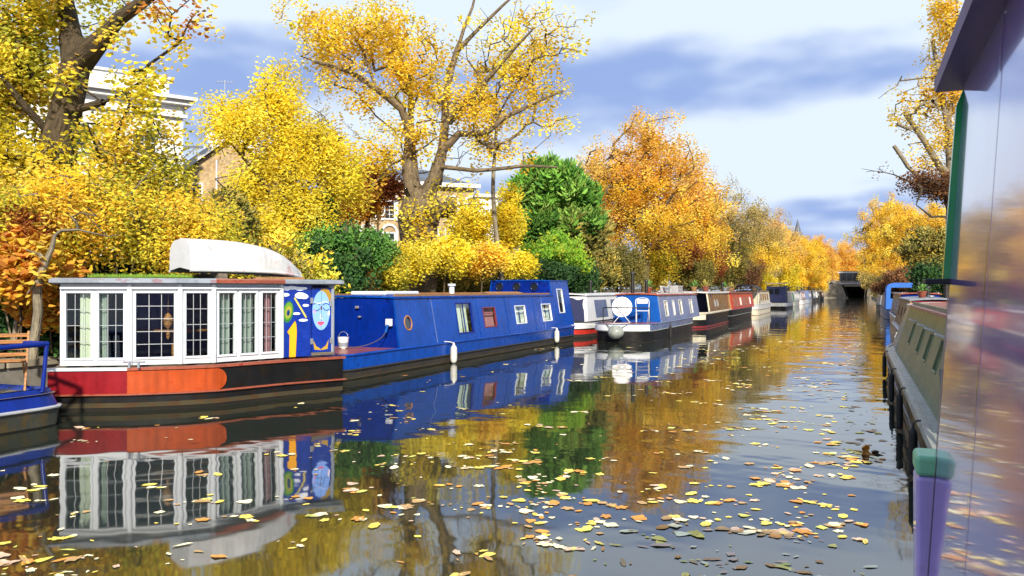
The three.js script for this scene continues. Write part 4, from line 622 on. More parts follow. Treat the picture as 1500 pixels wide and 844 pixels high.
// ---------------------------------------------------------------- houses behind the trees
function sash(parent, m4, w, h, m = M.white, nx = 2, ny = 4) { return windowUnit(parent, m4, w, h, { nx, ny, frame: 0.09, barW: 0.035, mat: m, proud: 0.05, glass: M.darkGlass }); }
const place = (m4, x, y) => m4.clone().multiply(new THREE.Matrix4().makeTranslation(x, y, 0));
{ // white stucco villa
  const D = 40, [x, z] = at(268, D), a = -(0.52 + 0.0), g = thing('villa', 'tall white stucco villa with a cornice and parapet, behind the ivy-clad tree', 'house', [x, 1.4, z], 0);
  const u = V(Math.sin(YAW * 0 + 0.50), 0, -Math.cos(0.50)); // facade direction, running away to the right
  const dir = V(CY * Math.cos(0.63) - SY * Math.sin(0.63), 0, -(SY * Math.cos(0.63) + CY * Math.sin(0.63)));
  const Wd = 15, H = 9.6, m4 = frameM(dir.clone().multiplyScalar(-Wd), dir, V(0, 1, 0)), holes = [];
  for (const y of [1.7, 4.7, 7.6]) for (let k = 0; k < 5; k++) holes.push({ x: 1.6 + k * 2.9, y, w: 1.15, h: y > 7 ? 1.3 : 1.9 });
  mk('wall', panel([[0, 0], [Wd, 0], [Wd, H], [0, H]], holes, 0.3).applyMatrix4(m4), M.stucco, g);
  for (const h of holes) { const w = sash(g, place(m4, h.x, h.y), h.w, h.h, M.white, 2, 2); mk('sill', bx(h.w + 0.3, 0.1, 0.25, h.x, h.y - h.h / 2 - 0.06, 0.06).applyMatrix4(m4), M.stucco, w); }
  mk('return_wall', [bx(0.3, H, 9, Wd - 0.152, H / 2, -4.81).applyMatrix4(m4), bx(0.3, H, 9, 0.152, H / 2, -4.81).applyMatrix4(m4), bx(Wd, H, 0.3, Wd / 2, H / 2, -9.47).applyMatrix4(m4)], M.stucco, g);
  mk('cornice', [bx(Wd + 0.7, 0.22, 9.9, Wd / 2, H + 0.11, -4.6), bx(Wd + 1.1, 0.16, 10.3, Wd / 2, H + 0.302, -4.6), bx(Wd + 0.3, 0.16, 0.2, Wd / 2, H - 0.55, 0.1)].map(q => q.applyMatrix4(m4)), M.stucco, g);
  mk('parapet', [bx(Wd - 0.6, 0.9, 8.6, Wd / 2 - 0.3, H + 0.83, -4.6), bx(Wd - 0.4, 0.12, 8.8, Wd / 2 - 0.3, H + 1.341, -4.6), bx(1.6, 0.5, 1.2, Wd - 2.2, H + 1.65, -3)].map(q => q.applyMatrix4(m4)), M.stucco, g);
}
{ // brick house with the gable
  const D = 43, [x, z] = at(268, D), g = thing('house', 'yellow brick gabled house with grey slate roof, satellite dish and white downpipe', 'house', [x, 1.4, z], 0);
  const dir = V(CY * Math.cos(0.12) - SY * Math.sin(0.12), 0, -(SY * Math.cos(0.12) + CY * Math.sin(0.12))), m4 = frameM(V(0, 0, 0), dir, V(0, 1, 0));
  const Wd = 5.2, E = 6.9, A = 8.75, up = y => y;
  const holes = [{ x: 0.72, y: 5.75, w: 0.62, h: 0.85 }, { x: 0.6, y: 4.0, w: 0.9, h: 1.0 }];
  mk('wall', panel([[0, 0], [Wd, 0], [Wd, E], [Wd / 2, A], [0.3, E], [0, E]], holes, 0.3).applyMatrix4(m4), M.brick, g);
  for (const h of holes) { const w = sash(g, place(m4, h.x, h.y), h.w, h.h, M.white, 2, 3); mk('sill', bx(h.w + 0.25, 0.09, 0.2, h.x, h.y - h.h / 2 - 0.05, 0.05).applyMatrix4(m4), M.white, w); }
  mk('return_wall', [bx(0.3, E, 8, 0.152, E / 2, -4.31), bx(0.3, E, 8, Wd - 0.152, E / 2, -4.31)].map(q => q.applyMatrix4(m4)), M.brick, g);
  const slope = s => { const p = [[Wd / 2, A + 0.12], [s < 0 ? -0.15 : Wd + 0.15, E - 0.12 + (s < 0 ? 0 : 0)]]; return loft([[[p[0][0], p[0][1], 0.25], [p[0][0], p[0][1], -8.6], [p[0][0], p[0][1] - 0.15, -8.6], [p[0][0], p[0][1] - 0.15, 0.25]], [[p[1][0], p[1][1], 0.25], [p[1][0], p[1][1], -8.6], [p[1][0], p[1][1] - 0.15, -8.6], [p[1][0], p[1][1] - 0.15, 0.25]]], true, 0.2).applyMatrix4(m4); };
  const roof = mk('roof', [slope(-1), slope(1)], M.slate, g);
  mk('bargeboard', [beam([-0.2, E - 0.16, 0.3], [Wd / 2, A + 0.1, 0.3], 0.08, 0.3), beam([Wd / 2, A + 0.1, 0.3], [Wd + 0.2, E - 0.16, 0.3], 0.08, 0.3)].map(q => q.applyMatrix4(m4)), M.white, roof);
  mk('wing_roof', loft([[[-2.2, E + 0.4, -1.2], [1.6, E + 0.4, -1.2], [1.6, E + 2.0, -4.2], [-2.2, E + 2.0, -4.2]], [[-2.2, E + 0.25, -1.2], [1.6, E + 0.25, -1.2], [1.6, E + 1.85, -4.2], [-2.2, E + 1.85, -4.2]]], true, 0.2).applyMatrix4(m4), M.slate, roof);
  mk('wing_wall', bx(3.8, E + 0.3, 0.3, -0.6, (E + 0.3) / 2, -1.6).applyMatrix4(m4), M.brick, g);
  mk('roof_dormer', bx(0.7, 0.7, 1.2, 0.9, E + 1.25, -2.6).applyMatrix4(m4), M.white, roof);
  mk('downpipe', [bar([1.75, 0, 0.08], [1.75, 7.4, 0.08], 0.055, 0.055, 8)].map(q => q.applyMatrix4(m4)), M.white, g);
  const gut = mk('gutter', tube([[-0.3, E - 0.1, 0.4], [0.0, E - 0.25, 0.35], [0.2, E - 0.5, 0.12], [-0.1, E - 0.9, 0.1]], 0.05, 16, 6).applyMatrix4(m4), M.white, g);
  const dish = mk('satellite_dish', lathe([[0.001, 0], [0.2, 0.03], [0.38, 0.12], [0.39, 0.13]], 20).rotateX(1.25).translate(0.75, E + 2.28, -3.4).applyMatrix4(m4), M.dish, roof);
  mk('dish_arm', [bar([0.75, E + 1.8, -3.6], [0.75, E + 2.25, -3.45], 0.03), bar([0.75, E + 2.1, -3.4], [0.85, E + 2.2, -2.9], 0.02)].map(q => q.applyMatrix4(m4)), M.steel, dish);
  mk('aerial', [bar([1.7, A - 1, -2], [1.7, A + 3.5, -2], 0.025), bar([1.2, A + 3.4, -2], [2.2, A + 3.4, -2], 0.014), ...[0, 1, 2, 3, 4, 5].map(k => bar([1.25 + k * 0.18, A + 3.4, -2.25], [1.25 + k * 0.18, A + 3.4, -1.75], 0.01))].map(q => q.applyMatrix4(m4)), M.steel, roof);
}
{ // brick villa behind the big plane tree
  const D = 50, [x, z] = at(512, D), g = thing('villa', 'yellow brick villa with arched white windows and a stucco end bay', 'house', [x, 1.4, z], 0), ang = 0.34;
  const dir = V(CY * Math.cos(ang) - SY * Math.sin(ang), 0, -(SY * Math.cos(ang) + CY * Math.sin(ang))), m4 = frameM(V(0, 0, 0), dir, V(0, 1, 0)), Wd = 9.6, H = 7.1;
  const holes = [];
  for (const y of [3.7, 6.0]) for (let k = 0; k < 6; k++) holes.push({ x: 1.15 + k * 1.35, y: y - 0.5, w: 0.72, h: y > 5 ? 1.2 : 1.8 });
  mk('wall', panel([[0, 0], [Wd - 1.5, 0], [Wd - 1.5, H], [0, H]], holes, 0.3).applyMatrix4(m4), M.brick, g);
  for (const h of holes) { const w = sash(g, place(m4, h.x, h.y), h.w, h.h, M.white, 2, 4); mk('surround', [bx(0.16, h.h + 0.1, 0.12, h.x - h.w / 2 - 0.1, h.y, 0.05), bx(0.16, h.h + 0.1, 0.12, h.x + h.w / 2 + 0.1, h.y, 0.05), new THREE.TorusGeometry(h.w / 2 + 0.1, 0.09, 6, 14, Math.PI).translate(h.x, h.y + h.h / 2, 0.05)].map(q => q.applyMatrix4(m4)), M.stucco, w); }
  mk('end_bay', bx(1.5, H - 0.6, 2.2, Wd - 0.745, (H - 0.6) / 2, -0.7).applyMatrix4(m4), M.stucco, g);
  mk('return_wall', [bx(0.3, H, 7, 0.152, H / 2, -3.81), bx(0.3, H, 7, Wd - 1.66, H / 2, -3.81)].map(q => q.applyMatrix4(m4)), M.brick, g);
  mk('cornice', [bx(Wd - 0.9, 0.25, 8, (Wd - 1.5) / 2, H + 0.13, -3.6), bx(1.8, 0.2, 2.6, Wd - 0.745, H - 0.49, -0.7)].map(q => q.applyMatrix4(m4)), M.stucco, g);
  mk('roof', loft([[[0, H + 0.26, 0], [Wd - 1.5, H + 0.26, 0], [Wd - 1.5, H + 0.26, -7.4], [0, H + 0.26, -7.4]], [[2.6, H + 1.5, -3], [Wd - 4, H + 1.5, -3], [Wd - 4, H + 1.5, -4.4], [2.6, H + 1.5, -4.4]]].reverse(), true, 0.2).applyMatrix4(m4), M.slate, g);
  mk('downpipe', bar([1.75, 0, 0.09], [1.75, H, 0.09], 0.05, 0.05, 8).applyMatrix4(m4), M.iron, g);
}
{ // far turreted roof
  const [x, z] = at(1170, 300), g = thing('mansion_block', 'pale distant block with grey pointed turret above the trees', 'building', [x, 2, z]);
  mk('wall', bx(16, 18, 10, -7, 9, 0), M.stucco, g); mk('turret', bar([0, 0, 5.5], [0, 19, 5.5], 2, 2, 12), M.stucco, g); mk('turret_roof', lathe([[2.3, 19], [1.2, 21.5], [0.05, 26]], 12).translate(0, 0, 5.5), M.slate, g); mk('roof', loft([[[-15.5, 18, 5.5], [1.5, 18, 5.5], [1.5, 18, -5.5], [-15.5, 18, -5.5]], [[-14, 21, 2], [0, 21, 2], [0, 21, -2], [-14, 21, -2]]].reverse(), true, 0.2), M.slate, g);
}
// rusty pergola frames on the bank behind the blue boat
[[505, 600, 24.5, 'rusty iron pergola frame with sloping end, behind the blue boat'], [655, 745, 29.5, 'rusty iron pergola frame beside the wheelhouse of the blue boat']].forEach(([p0, p1, d, label], k) => {
  const a = at(p0, d), b = at(p1, d + 2.6), g = thing('pergola', label, 'pergola', [a[0], 0.7, a[1]], 0), e = V(b[0] - a[0], 0, b[1] - a[1]), back = V(-1.1, 0, 0.4);
  for (const q of [0, 1]) { const s = back.clone().multiplyScalar(q); mk('arch', tube([s.clone(), s.clone().add(V(0.12, 1.0, 0)), s.clone().addScaledVector(e, 0.18).add(V(0, 1.85, 0)), s.clone().addScaledVector(e, 0.5).add(V(0, 1.95, 0)), s.clone().addScaledVector(e, 0.97).add(V(0, 1.9, 0)), s.clone().add(e).add(V(0, 1.2, 0)), s.clone().add(e)], 0.045, 40, 7), M.rust, g); }
  for (const t of [0.2, 0.45, 0.7, 0.95]) mk('crossbar', bar(e.clone().multiplyScalar(t).add(V(0, 1.93, 0)), e.clone().multiplyScalar(t).add(back).add(V(0, 1.93, 0)), 0.03), M.rust, g);
});

// ---------------------------------------------------------------- clutter on the roofs
const tuft = (() => { const r = rngOf(88), list = []; for (let k = 0; k < 46; k++) { const a = r() * 6.283, e = 0.3 + r() * 1.1, ax = V(Math.cos(a) * Math.cos(e), Math.sin(e), Math.sin(a) * Math.cos(e)); list.push([a, e, ax, r()]); } const pos = []; for (const [a, e, ax, q] of list) { const s = V(-Math.sin(a), 0, Math.cos(a)), b = ax.clone().multiplyScalar(0.08 + 0.14 * q), t = b.clone().addScaledVector(ax, 0.10), w = 0.025; for (const v of [b.clone().addScaledVector(s, -w), b.clone().addScaledVector(s, w), t]) pos.push(v.x, v.y, v.z); } const g = new THREE.BufferGeometry(); g.setAttribute('position', new THREE.Float32BufferAttribute(pos, 3)); g.computeVertexNormals(); return g; })();
const tuftMat = [new THREE.MeshStandardMaterial({ color: col([0.10, 0.22, 0.04]), roughness: 0.9, side: THREE.DoubleSide }), new THREE.MeshStandardMaterial({ color: col([0.36, 0.30, 0.06]), roughness: 0.9, side: THREE.DoubleSide })];
function potPlant(label, x, y, z, s, k) {
  const g = thing('plant_pot', label, 'plant pot', [x, y, z], k);
  mk('pot', lathe([[0.001, 0], [0.10, 0], [0.14, 0.2], [0.155, 0.2], [0.155, 0.235], [0.13, 0.235], [0.12, 0.19], [0.001, 0.19]], 16).scale(s, s, s), [M.rustRail, M.greySteel, M.ply][k % 3], g);
  mk('foliage', tuft.clone().scale(1.3 * s, 1.5 * s, 1.3 * s).translate(0, 0.16 * s, 0), tuftMat[k % 2], g);
}
[['potted plant on the dull red roof of the blue narrowboat, near its stove pipes', -7.8, 1.70, -32.6, 1, 0], ['grey potted plant midway along the dull red narrowboat roof', -7.45, 1.70, -34.4, 1.1, 1], ['potted plant at the front of the white-roofed brown boat', -7.7, 1.75, -42.2, 1.1, 2], ['potted plant further back on the white-roofed brown boat', -7.5, 1.75, -44.6, 1.2, 3], ['potted plant on the maroon roof of the red-cabined boat', -7.5, 1.70, -51.5, 1.2, 4], ['potted plant at the end of the maroon roof of the red boat', -7.6, 1.70, -55.5, 1.2, 5], ['potted plant on the grey roof of the wooden-sided boat', 2.1, 1.55, -30.5, 1, 6]].forEach(a => potPlant(...a));
{ const g = thing('storage_box', 'pale slatted storage box on the blue narrowboat roof', 'box', [-7.65, 1.70, -36.4]); mk('box', rbx(0.8, 0.28, 1.1, 0, 0.15, 0, 0.02), M.paleGrey, g); for (const z of [-0.4, 0, 0.4]) mk('slat', rbx(0.86, 0.03, 0.3, 0, 0.305, z, 0.008), M.whiteWorn, g); }
{ const g = thing('log_stack', 'stack of split logs on the maroon roof of the red boat', 'logs', [-7.6, 1.705, -53.4]), r = rngOf(91); for (let j = 0; j < 3; j++) for (let i = 0; i < 6 - j; i++) mk('log', bar([-0.4 + i * 0.14 + j * 0.07, 0.065 + j * 0.115, -0.2 - 0.03 * r()], [-0.4 + i * 0.14 + j * 0.07, 0.065 + j * 0.115, 0.2 + 0.04 * r()], 0.06 + 0.01 * r(), 0.06, 8), i % 2 ? M.greyWood : M.ply, g); }
{ const g = thing('boat_hook', 'long wooden boat hook lying on the blue houseboat roof', 'boat hook', [-10.2, 1.70, -17.9]); mk('pole', bar([0, 0.03, 0], [0.25, 0.03, -3.2], 0.02), M.wood, g); mk('hook', tube([[0.25, 0.03, -3.2], [0.26, 0.03, -3.32], [0.32, 0.03, -3.36], [0.36, 0.03, -3.28]], 0.014, 12, 6), M.iron, g); }
// mooring lines
[[[-7.3, 0.66, -27.6], [-9.6, 0.55, -27.6], [-12.9, 0.62, -26.6], 'sagging mooring rope from the blue narrowboat stern to the bank'], [[0.9, 0.56, -7.2], [2.0, 0.5, -6.9], [3.4, 0.64, -6.2], 'mooring rope from the olive boat to the towpath edge']].forEach(([a, b, c, label]) => { const o = mk('mooring_rope', tube([a, b, c], 0.014, 30, 6), M.rope); tag(o, label, 'rope'); });

// ---------------------------------------------------------------- trees and shrubs
function leafGeo(list) { // each leaf: [base, axis, side, length, width, fold]; six-cornered blade folded along its midrib
  const pos = [];
  for (const [b, a, s, l, w, f] of list) {
    const n = a.clone().cross(s).normalize(), P = (t, q, h) => b.clone().addScaledVector(a, l * t).addScaledVector(s, w * q).addScaledVector(n, h * l);
    const p0 = P(0, 0, 0), p1 = P(0.35, 0, -f * 0.6), p2 = P(1, 0, -f), L1 = P(0.28, -0.5, f), L2 = P(0.66, -0.36, f * 0.6), R1 = P(0.28, 0.5, f), R2 = P(0.66, 0.36, f * 0.6);
    for (const t of [[p0, p1, L1], [L1, p1, L2], [L2, p1, p2], [p0, R1, p1], [R1, R2, p1], [R2, p2, p1]]) for (const v of t) pos.push(v.x, v.y, v.z);
  }
  const g = new THREE.BufferGeometry(); g.setAttribute('position', new THREE.Float32BufferAttribute(pos, 3)); g.computeVertexNormals(); return g;
}
function sprayGeo(seed, n, len, w, reach, hang) {
  const r = rngOf(seed), list = [];
  for (let k = 0; k < n; k++) {
    const t = (k + 0.5) / n, an = k * 2.4 + r(), base = V(Math.cos(an) * 0.25 * reach, reach * (t - 0.5) * 1.4, Math.sin(an) * 0.25 * reach);
    const a = V(Math.cos(an) + 0.5 * (r() - 0.5), 0.35 - hang + 0.7 * (r() - 0.5), Math.sin(an) + 0.5 * (r() - 0.5)).normalize();
    const s = a.clone().cross(V(r() - 0.5, 1, r() - 0.5)).normalize();
    list.push([base, a, s, len * (0.7 + 0.6 * r()), w * (0.7 + 0.6 * r()), 0.10 + 0.12 * r()]);
  }
  return leafGeo(list);
}
const SPRAY = {
  broad: sprayGeo(1, 13, 0.104, 0.082, 0.40, 0.6), ash: sprayGeo(2, 16, 0.10, 0.038, 0.40, 0.6), small: sprayGeo(3, 9, 0.11, 0.08, 0.32, 0.2), far: sprayGeo(4, 14, 0.19, 0.14, 0.72, 0.3), needle: sprayGeo(5, 12, 0.20, 0.025, 0.2, -0.25), shrub: sprayGeo(6, 8, 0.10, 0.065, 0.24, 0.0), big: sprayGeo(7, 4, 0.24, 0.24, 0.30, 0.9),
};
const leafMat = new THREE.MeshPhysicalMaterial({ color: 0xffffff, roughness: 0.9, specularIntensity: 0.25, transmission: 0.55, thickness: 0, side: THREE.DoubleSide });
const leafDull = new THREE.MeshPhysicalMaterial({ color: 0xffffff, roughness: 0.75, specularIntensity: 0.4, transmission: 0.22, thickness: 0, side: THREE.DoubleSide });
const PAL = {
  sun: [[0.93, 0.74, 0.06], [0.92, 0.80, 0.10], [0.88, 0.64, 0.05], [0.80, 0.54, 0.04]],
  lemon: [[0.92, 0.78, 0.04], [0.86, 0.68, 0.03], [0.93, 0.84, 0.12], [0.72, 0.62, 0.04]], ivy: [[0.84, 0.72, 0.06], [0.66, 0.62, 0.06], [0.90, 0.74, 0.06], [0.44, 0.46, 0.05], [0.80, 0.56, 0.07]],
  gold: [[0.92, 0.68, 0.05], [0.86, 0.60, 0.04], [0.93, 0.76, 0.12], [0.78, 0.50, 0.04]], orange: [[0.90, 0.60, 0.08], [0.84, 0.50, 0.06], [0.92, 0.68, 0.16], [0.76, 0.40, 0.05]], peach: [[0.84, 0.62, 0.25], [0.78, 0.52, 0.17], [0.88, 0.66, 0.22]],
  rust: [[0.34, 0.10, 0.025], [0.42, 0.15, 0.03], [0.26, 0.07, 0.02], [0.5, 0.22, 0.04]], tan: [[0.54, 0.44, 0.17], [0.62, 0.48, 0.16], [0.46, 0.36, 0.13], [0.66, 0.52, 0.13]], brown: [[0.16, 0.07, 0.03], [0.22, 0.10, 0.04], [0.30, 0.14, 0.05]],
  green: [[0.07, 0.20, 0.03], [0.11, 0.27, 0.04], [0.05, 0.14, 0.03], [0.16, 0.30, 0.05]], conifer: [[0.10, 0.27, 0.03], [0.15, 0.34, 0.04], [0.20, 0.40, 0.06], [0.06, 0.18, 0.025], [0.24, 0.36, 0.07]], dark: [[0.02, 0.06, 0.015], [0.03, 0.08, 0.02], [0.04, 0.11, 0.02]], lime: [[0.32, 0.56, 0.04], [0.40, 0.60, 0.06], [0.22, 0.44, 0.04], [0.55, 0.60, 0.05]], olive: [[0.24, 0.22, 0.05], [0.32, 0.27, 0.06], [0.17, 0.17, 0.04], [0.40, 0.30, 0.05]],
  amber: [[0.76, 0.38, 0.04], [0.72, 0.50, 0.04], [0.60, 0.24, 0.03], [0.80, 0.58, 0.07]],
};
function cloud(n, blobs, r) { // attractor points through the crown's volume, denser towards its skin
  const out = [], tot = blobs.reduce((s, b) => s + (b.w ?? b.r[0] * b.r[1] * b.r[2]), 0);
  for (const b of blobs) { const m = Math.max(3, Math.round(n * (b.w ?? b.r[0] * b.r[1] * b.r[2]) / tot));
    for (let i = 0; i < m; i++) { const u = r() * 2 - 1, a = r() * 6.283, q = Math.sqrt(1 - u * u), lump = 0.82 + 0.75 * perlin.noise(q * Math.cos(a) * 2.1 + b.c.x, u * 2.1 + b.c.y, q * Math.sin(a) * 2.1 + b.c.z), k = Math.pow(r(), 0.42) * lump * 1.1; out.push({ p: V(b.c.x + b.r[0] * k * q * Math.cos(a), b.c.y + b.r[1] * k * u, b.c.z + b.r[2] * k * q * Math.sin(a)), pal: b.pal, dens: b.dens ?? 1, spread: b.spread }); } }
  return out;
}
function tree(o) {
  const r = rngOf(o.seed), base = o.base, g = thing(o.name, o.label, o.cat || 'tree', base.toArray(), 0, o.group);
  const nodes = [], add = (p, parent, rad = 0, dir) => { nodes.push({ p, parent, rad, dir, n: 0, main: rad > 0, len: parent < 0 ? 0 : nodes[parent].len + nodes[parent].p.distanceTo(p) }); return nodes.length - 1; };
  // trunk and main limbs as drawn
  o.limbs.forEach((pl, li) => {
    let prev = -1;
    pl.forEach(([p, rad], i) => {
      if (i === 0 && li > 0) { let best = 0, bd = 1e9; nodes.forEach((q, k) => { const d = q.p.distanceTo(p); if (d < bd) { bd = d; best = k; } }); prev = best; if (bd < 0.6) return; }
      if (prev < 0) { prev = add(p.clone(), -1, rad); return; }
      const a = nodes[prev].p.clone(), ra = i === 1 && li > 0 ? Math.min(nodes[prev].rad, rad * 1.25) : nodes[prev].rad, n = Math.max(1, Math.round(a.distanceTo(p) / (o.seg || 0.7)));
      for (let k = 1; k <= n; k++) { const t = k / n, q = a.clone().lerp(p, t); const w = o.wob ?? 0.06; if (k < n) q.add(V((r() - 0.5) * w, (r() - 0.5) * w, (r() - 0.5) * w)); prev = add(q, prev, mix(ra, rad, t)); }
    });
  });
  const first = nodes.length, pts = cloud(o.n, o.blobs, r);
  if (o.cat) for (const b of o.blobs) for (let k = 0; k < 14; k++) { const a = r() * 6.283, e = 0.2 + r() * 1.2, m = 1.02 + 0.3 * r(); pts.push({ p: V(b.c.x + b.r[0] * m * Math.cos(a) * Math.cos(e), b.c.y + b.r[1] * m * Math.sin(e), b.c.z + b.r[2] * m * Math.sin(a) * Math.cos(e)), pal: b.pal, dens: 0.22, spread: 0.14 }); }
  const dummy = 0, hub = nodes[Math.min(first - 1, o.hub ?? first - 1)].p;
  pts.sort((a, b) => a.p.distanceToSquared(hub) - b.p.distanceToSquared(hub));
  const minY = o.minY ?? base.y + 1;
  for (const at_ of pts) {
    let best = first - 1, bd = 1e9;
    for (let k = 0; k < nodes.length; k++) { const q = nodes[k].p; if (nodes[k].main && q.y < minY) continue; const dx = q.x - at_.p.x, dy = q.y - at_.p.y, dz = q.z - at_.p.z, d = Math.sqrt(dx * dx + dy * dy + dz * dz) + (dy > 0 ? dy * 0.5 : 0); if (d < bd) { bd = d; best = k; } }
    const from = nodes[best].p, to = at_.p, L = from.distanceTo(to), n = Math.max(1, Math.min(6, Math.round(L / (o.step || 0.8)))); let prev = best;
    for (let k = 1; k <= n; k++) { const t = k / n, q = from.clone().lerp(to, t); q.y += (o.arc ?? 0.12) * L * Math.sin(Math.PI * t) * (at_.p.y > from.y - 0.5 ? 1 : -0.6); if (k < n) q.add(V((r() - 0.5) * 0.14 * L / n * 2, (r() - 0.5) * 0.1 * L / n * 2, (r() - 0.5) * 0.14 * L / n * 2)); prev = add(q, prev); }
    at_.node = prev; for (let k = prev; k >= 0; k = nodes[k].parent) nodes[k].n++;
  }
  const tip = o.tip || 0.012, radOf = nd => nd.main ? nd.rad : Math.min(o.maxBranch ?? 0.22, tip * Math.pow(Math.max(1, nd.n), 0.5));
  const bufs = { trunk: [], branches: [] };
  const ringAt = (p, d, rad, ns) => { const x = Math.abs(d.y) > 0.9 ? V(1, 0, 0) : V(0, 1, 0), u = d.clone().cross(x).normalize(), v = d.clone().cross(u), out = []; for (let i = 0; i <= ns; i++) { const a = i / ns * 6.28318; out.push([u.clone().multiplyScalar(Math.cos(a)).addScaledVector(v, Math.sin(a)), p, rad, i / ns]); } return out; };
  for (let k = 0; k < nodes.length; k++) {
    const nd = nodes[k]; if (nd.parent < 0) continue; const pa = nodes[nd.parent];
    const rb = radOf(nd), ra = nd.main ? (pa.rad > nd.rad * 1.9 ? nd.rad * 1.1 : pa.rad) : Math.min(radOf(pa), rb * 1.35), d = nd.p.clone().sub(pa.p); if (d.lengthSq() < 1e-8) continue; const L = d.length(); d.normalize();
    const ns = ra > 0.12 ? 14 : ra > 0.04 ? 6 : 3, A = ringAt(pa.p, d, ra, ns), B = ringAt(nd.p.clone().addScaledVector(d, rb * 0.25), d, rb, ns), buf = nd.main ? bufs.trunk : bufs.branches;
    const gn = ra > 0.24 ? o.gnarl ?? 0.12 : 0;
    const vert = (q, y) => { const kk = q[2] * (1 + gn * Math.sin(q[3] * 6.283 * 5 + q[1].y * 2.3) * 0.6 + gn * perlin.noise(q[0].x * 2, q[1].y * 1.7, q[0].z * 2 + q[1].x)); return [q[1].x + q[0].x * kk - base.x, q[1].y + q[0].y * kk - base.y, q[1].z + q[0].z * kk - base.z, q[0].x, q[0].y, q[0].z, q[3] * 6.283 * Math.max(0.1, ra), y]; };
    for (let i = 0; i < ns; i++) { const a = vert(A[i], pa.len), b = vert(A[i + 1], pa.len), c = vert(B[i + 1], nd.len), e = vert(B[i], nd.len); for (const q of [a, b, c, a, c, e]) buf.push(q); }
  }
  for (const [name, buf] of Object.entries(bufs)) { if (!buf.length) continue; const q = new THREE.BufferGeometry(), P = new Float32Array(buf.length * 3), N = new Float32Array(buf.length * 3), U = new Float32Array(buf.length * 2); buf.forEach((v, i) => { P.set(v.slice(0, 3), i * 3); N.set(v.slice(3, 6), i * 3); U.set(v.slice(6, 8), i * 2); }); q.setAttribute('position', new THREE.BufferAttribute(P, 3)); q.setAttribute('normal', new THREE.BufferAttribute(N, 3)); q.setAttribute('uv', new THREE.BufferAttribute(U, 2)); const part = mk(name, q, o.bark || M.bark, g, true); if (name === 'branches') part.userData.kind = 'stuff'; }
  // leaves
  const per = o.per ?? 10, sz = o.size || 1, ms = [], cs = [], m4 = new THREE.Matrix4(), qt = new THREE.Quaternion(), c = new THREE.Color();
  for (const a of pts) {
    const n = Math.round(per * a.dens * (0.6 + 0.8 * r())), pal = PAL[a.pal || o.pal || 'gold'], tone = 0.82 + 0.3 * r(), bias = Math.floor(r() * pal.length), sp = a.spread ?? o.spread ?? 0.45;
    for (let i = 0; i < n; i++) {
      const u = r() * 2 - 1, th = r() * 6.283, q = Math.sqrt(1 - u * u), k = sp * Math.cbrt(r()), p = V(a.p.x + k * q * Math.cos(th), a.p.y + k * u * 0.8 - (o.droop || 0) * r() * sp, a.p.z + k * q * Math.sin(th));
      qt.setFromEuler(new THREE.Euler((r() - 0.5) * 1.4, r() * 6.283, (r() - 0.5) * 1.4)); const s = sz * (0.65 + 0.7 * r());
      ms.push(m4.compose(p.sub(base), qt, V(s, s, s)).toArray()); const k2 = pal[r() < 0.55 ? bias : Math.floor(r() * pal.length)], b = tone * (0.85 + 0.3 * r()); cs.push([k2[0] * b, k2[1] * b, k2[2] * b]);
    }
  }
  if (ms.length) { const im = new THREE.InstancedMesh(SPRAY[o.leaf || 'small'], o.leafMat || leafMat, ms.length); ms.forEach((m, i) => { im.instanceMatrix.array.set(m, i * 16); im.setColorAt(i, c.setRGB(...cs[i])); }); im.name = 'crown'; im.castShadow = im.receiveShadow = true; tag(im, null, null, null, 'stuff'); g.add(im); tree.count = (tree.count || 0) + ms.length; }
  return g;
}
const ground = p => V(p.x, p.z > -48 ? 0.8 : 0.7, p.z);
const blob = (px, py, d, rx, ry, rz, more = {}) => ({ c: at3(px, py, d), r: [rx, ry, rz ?? rx], ...more });
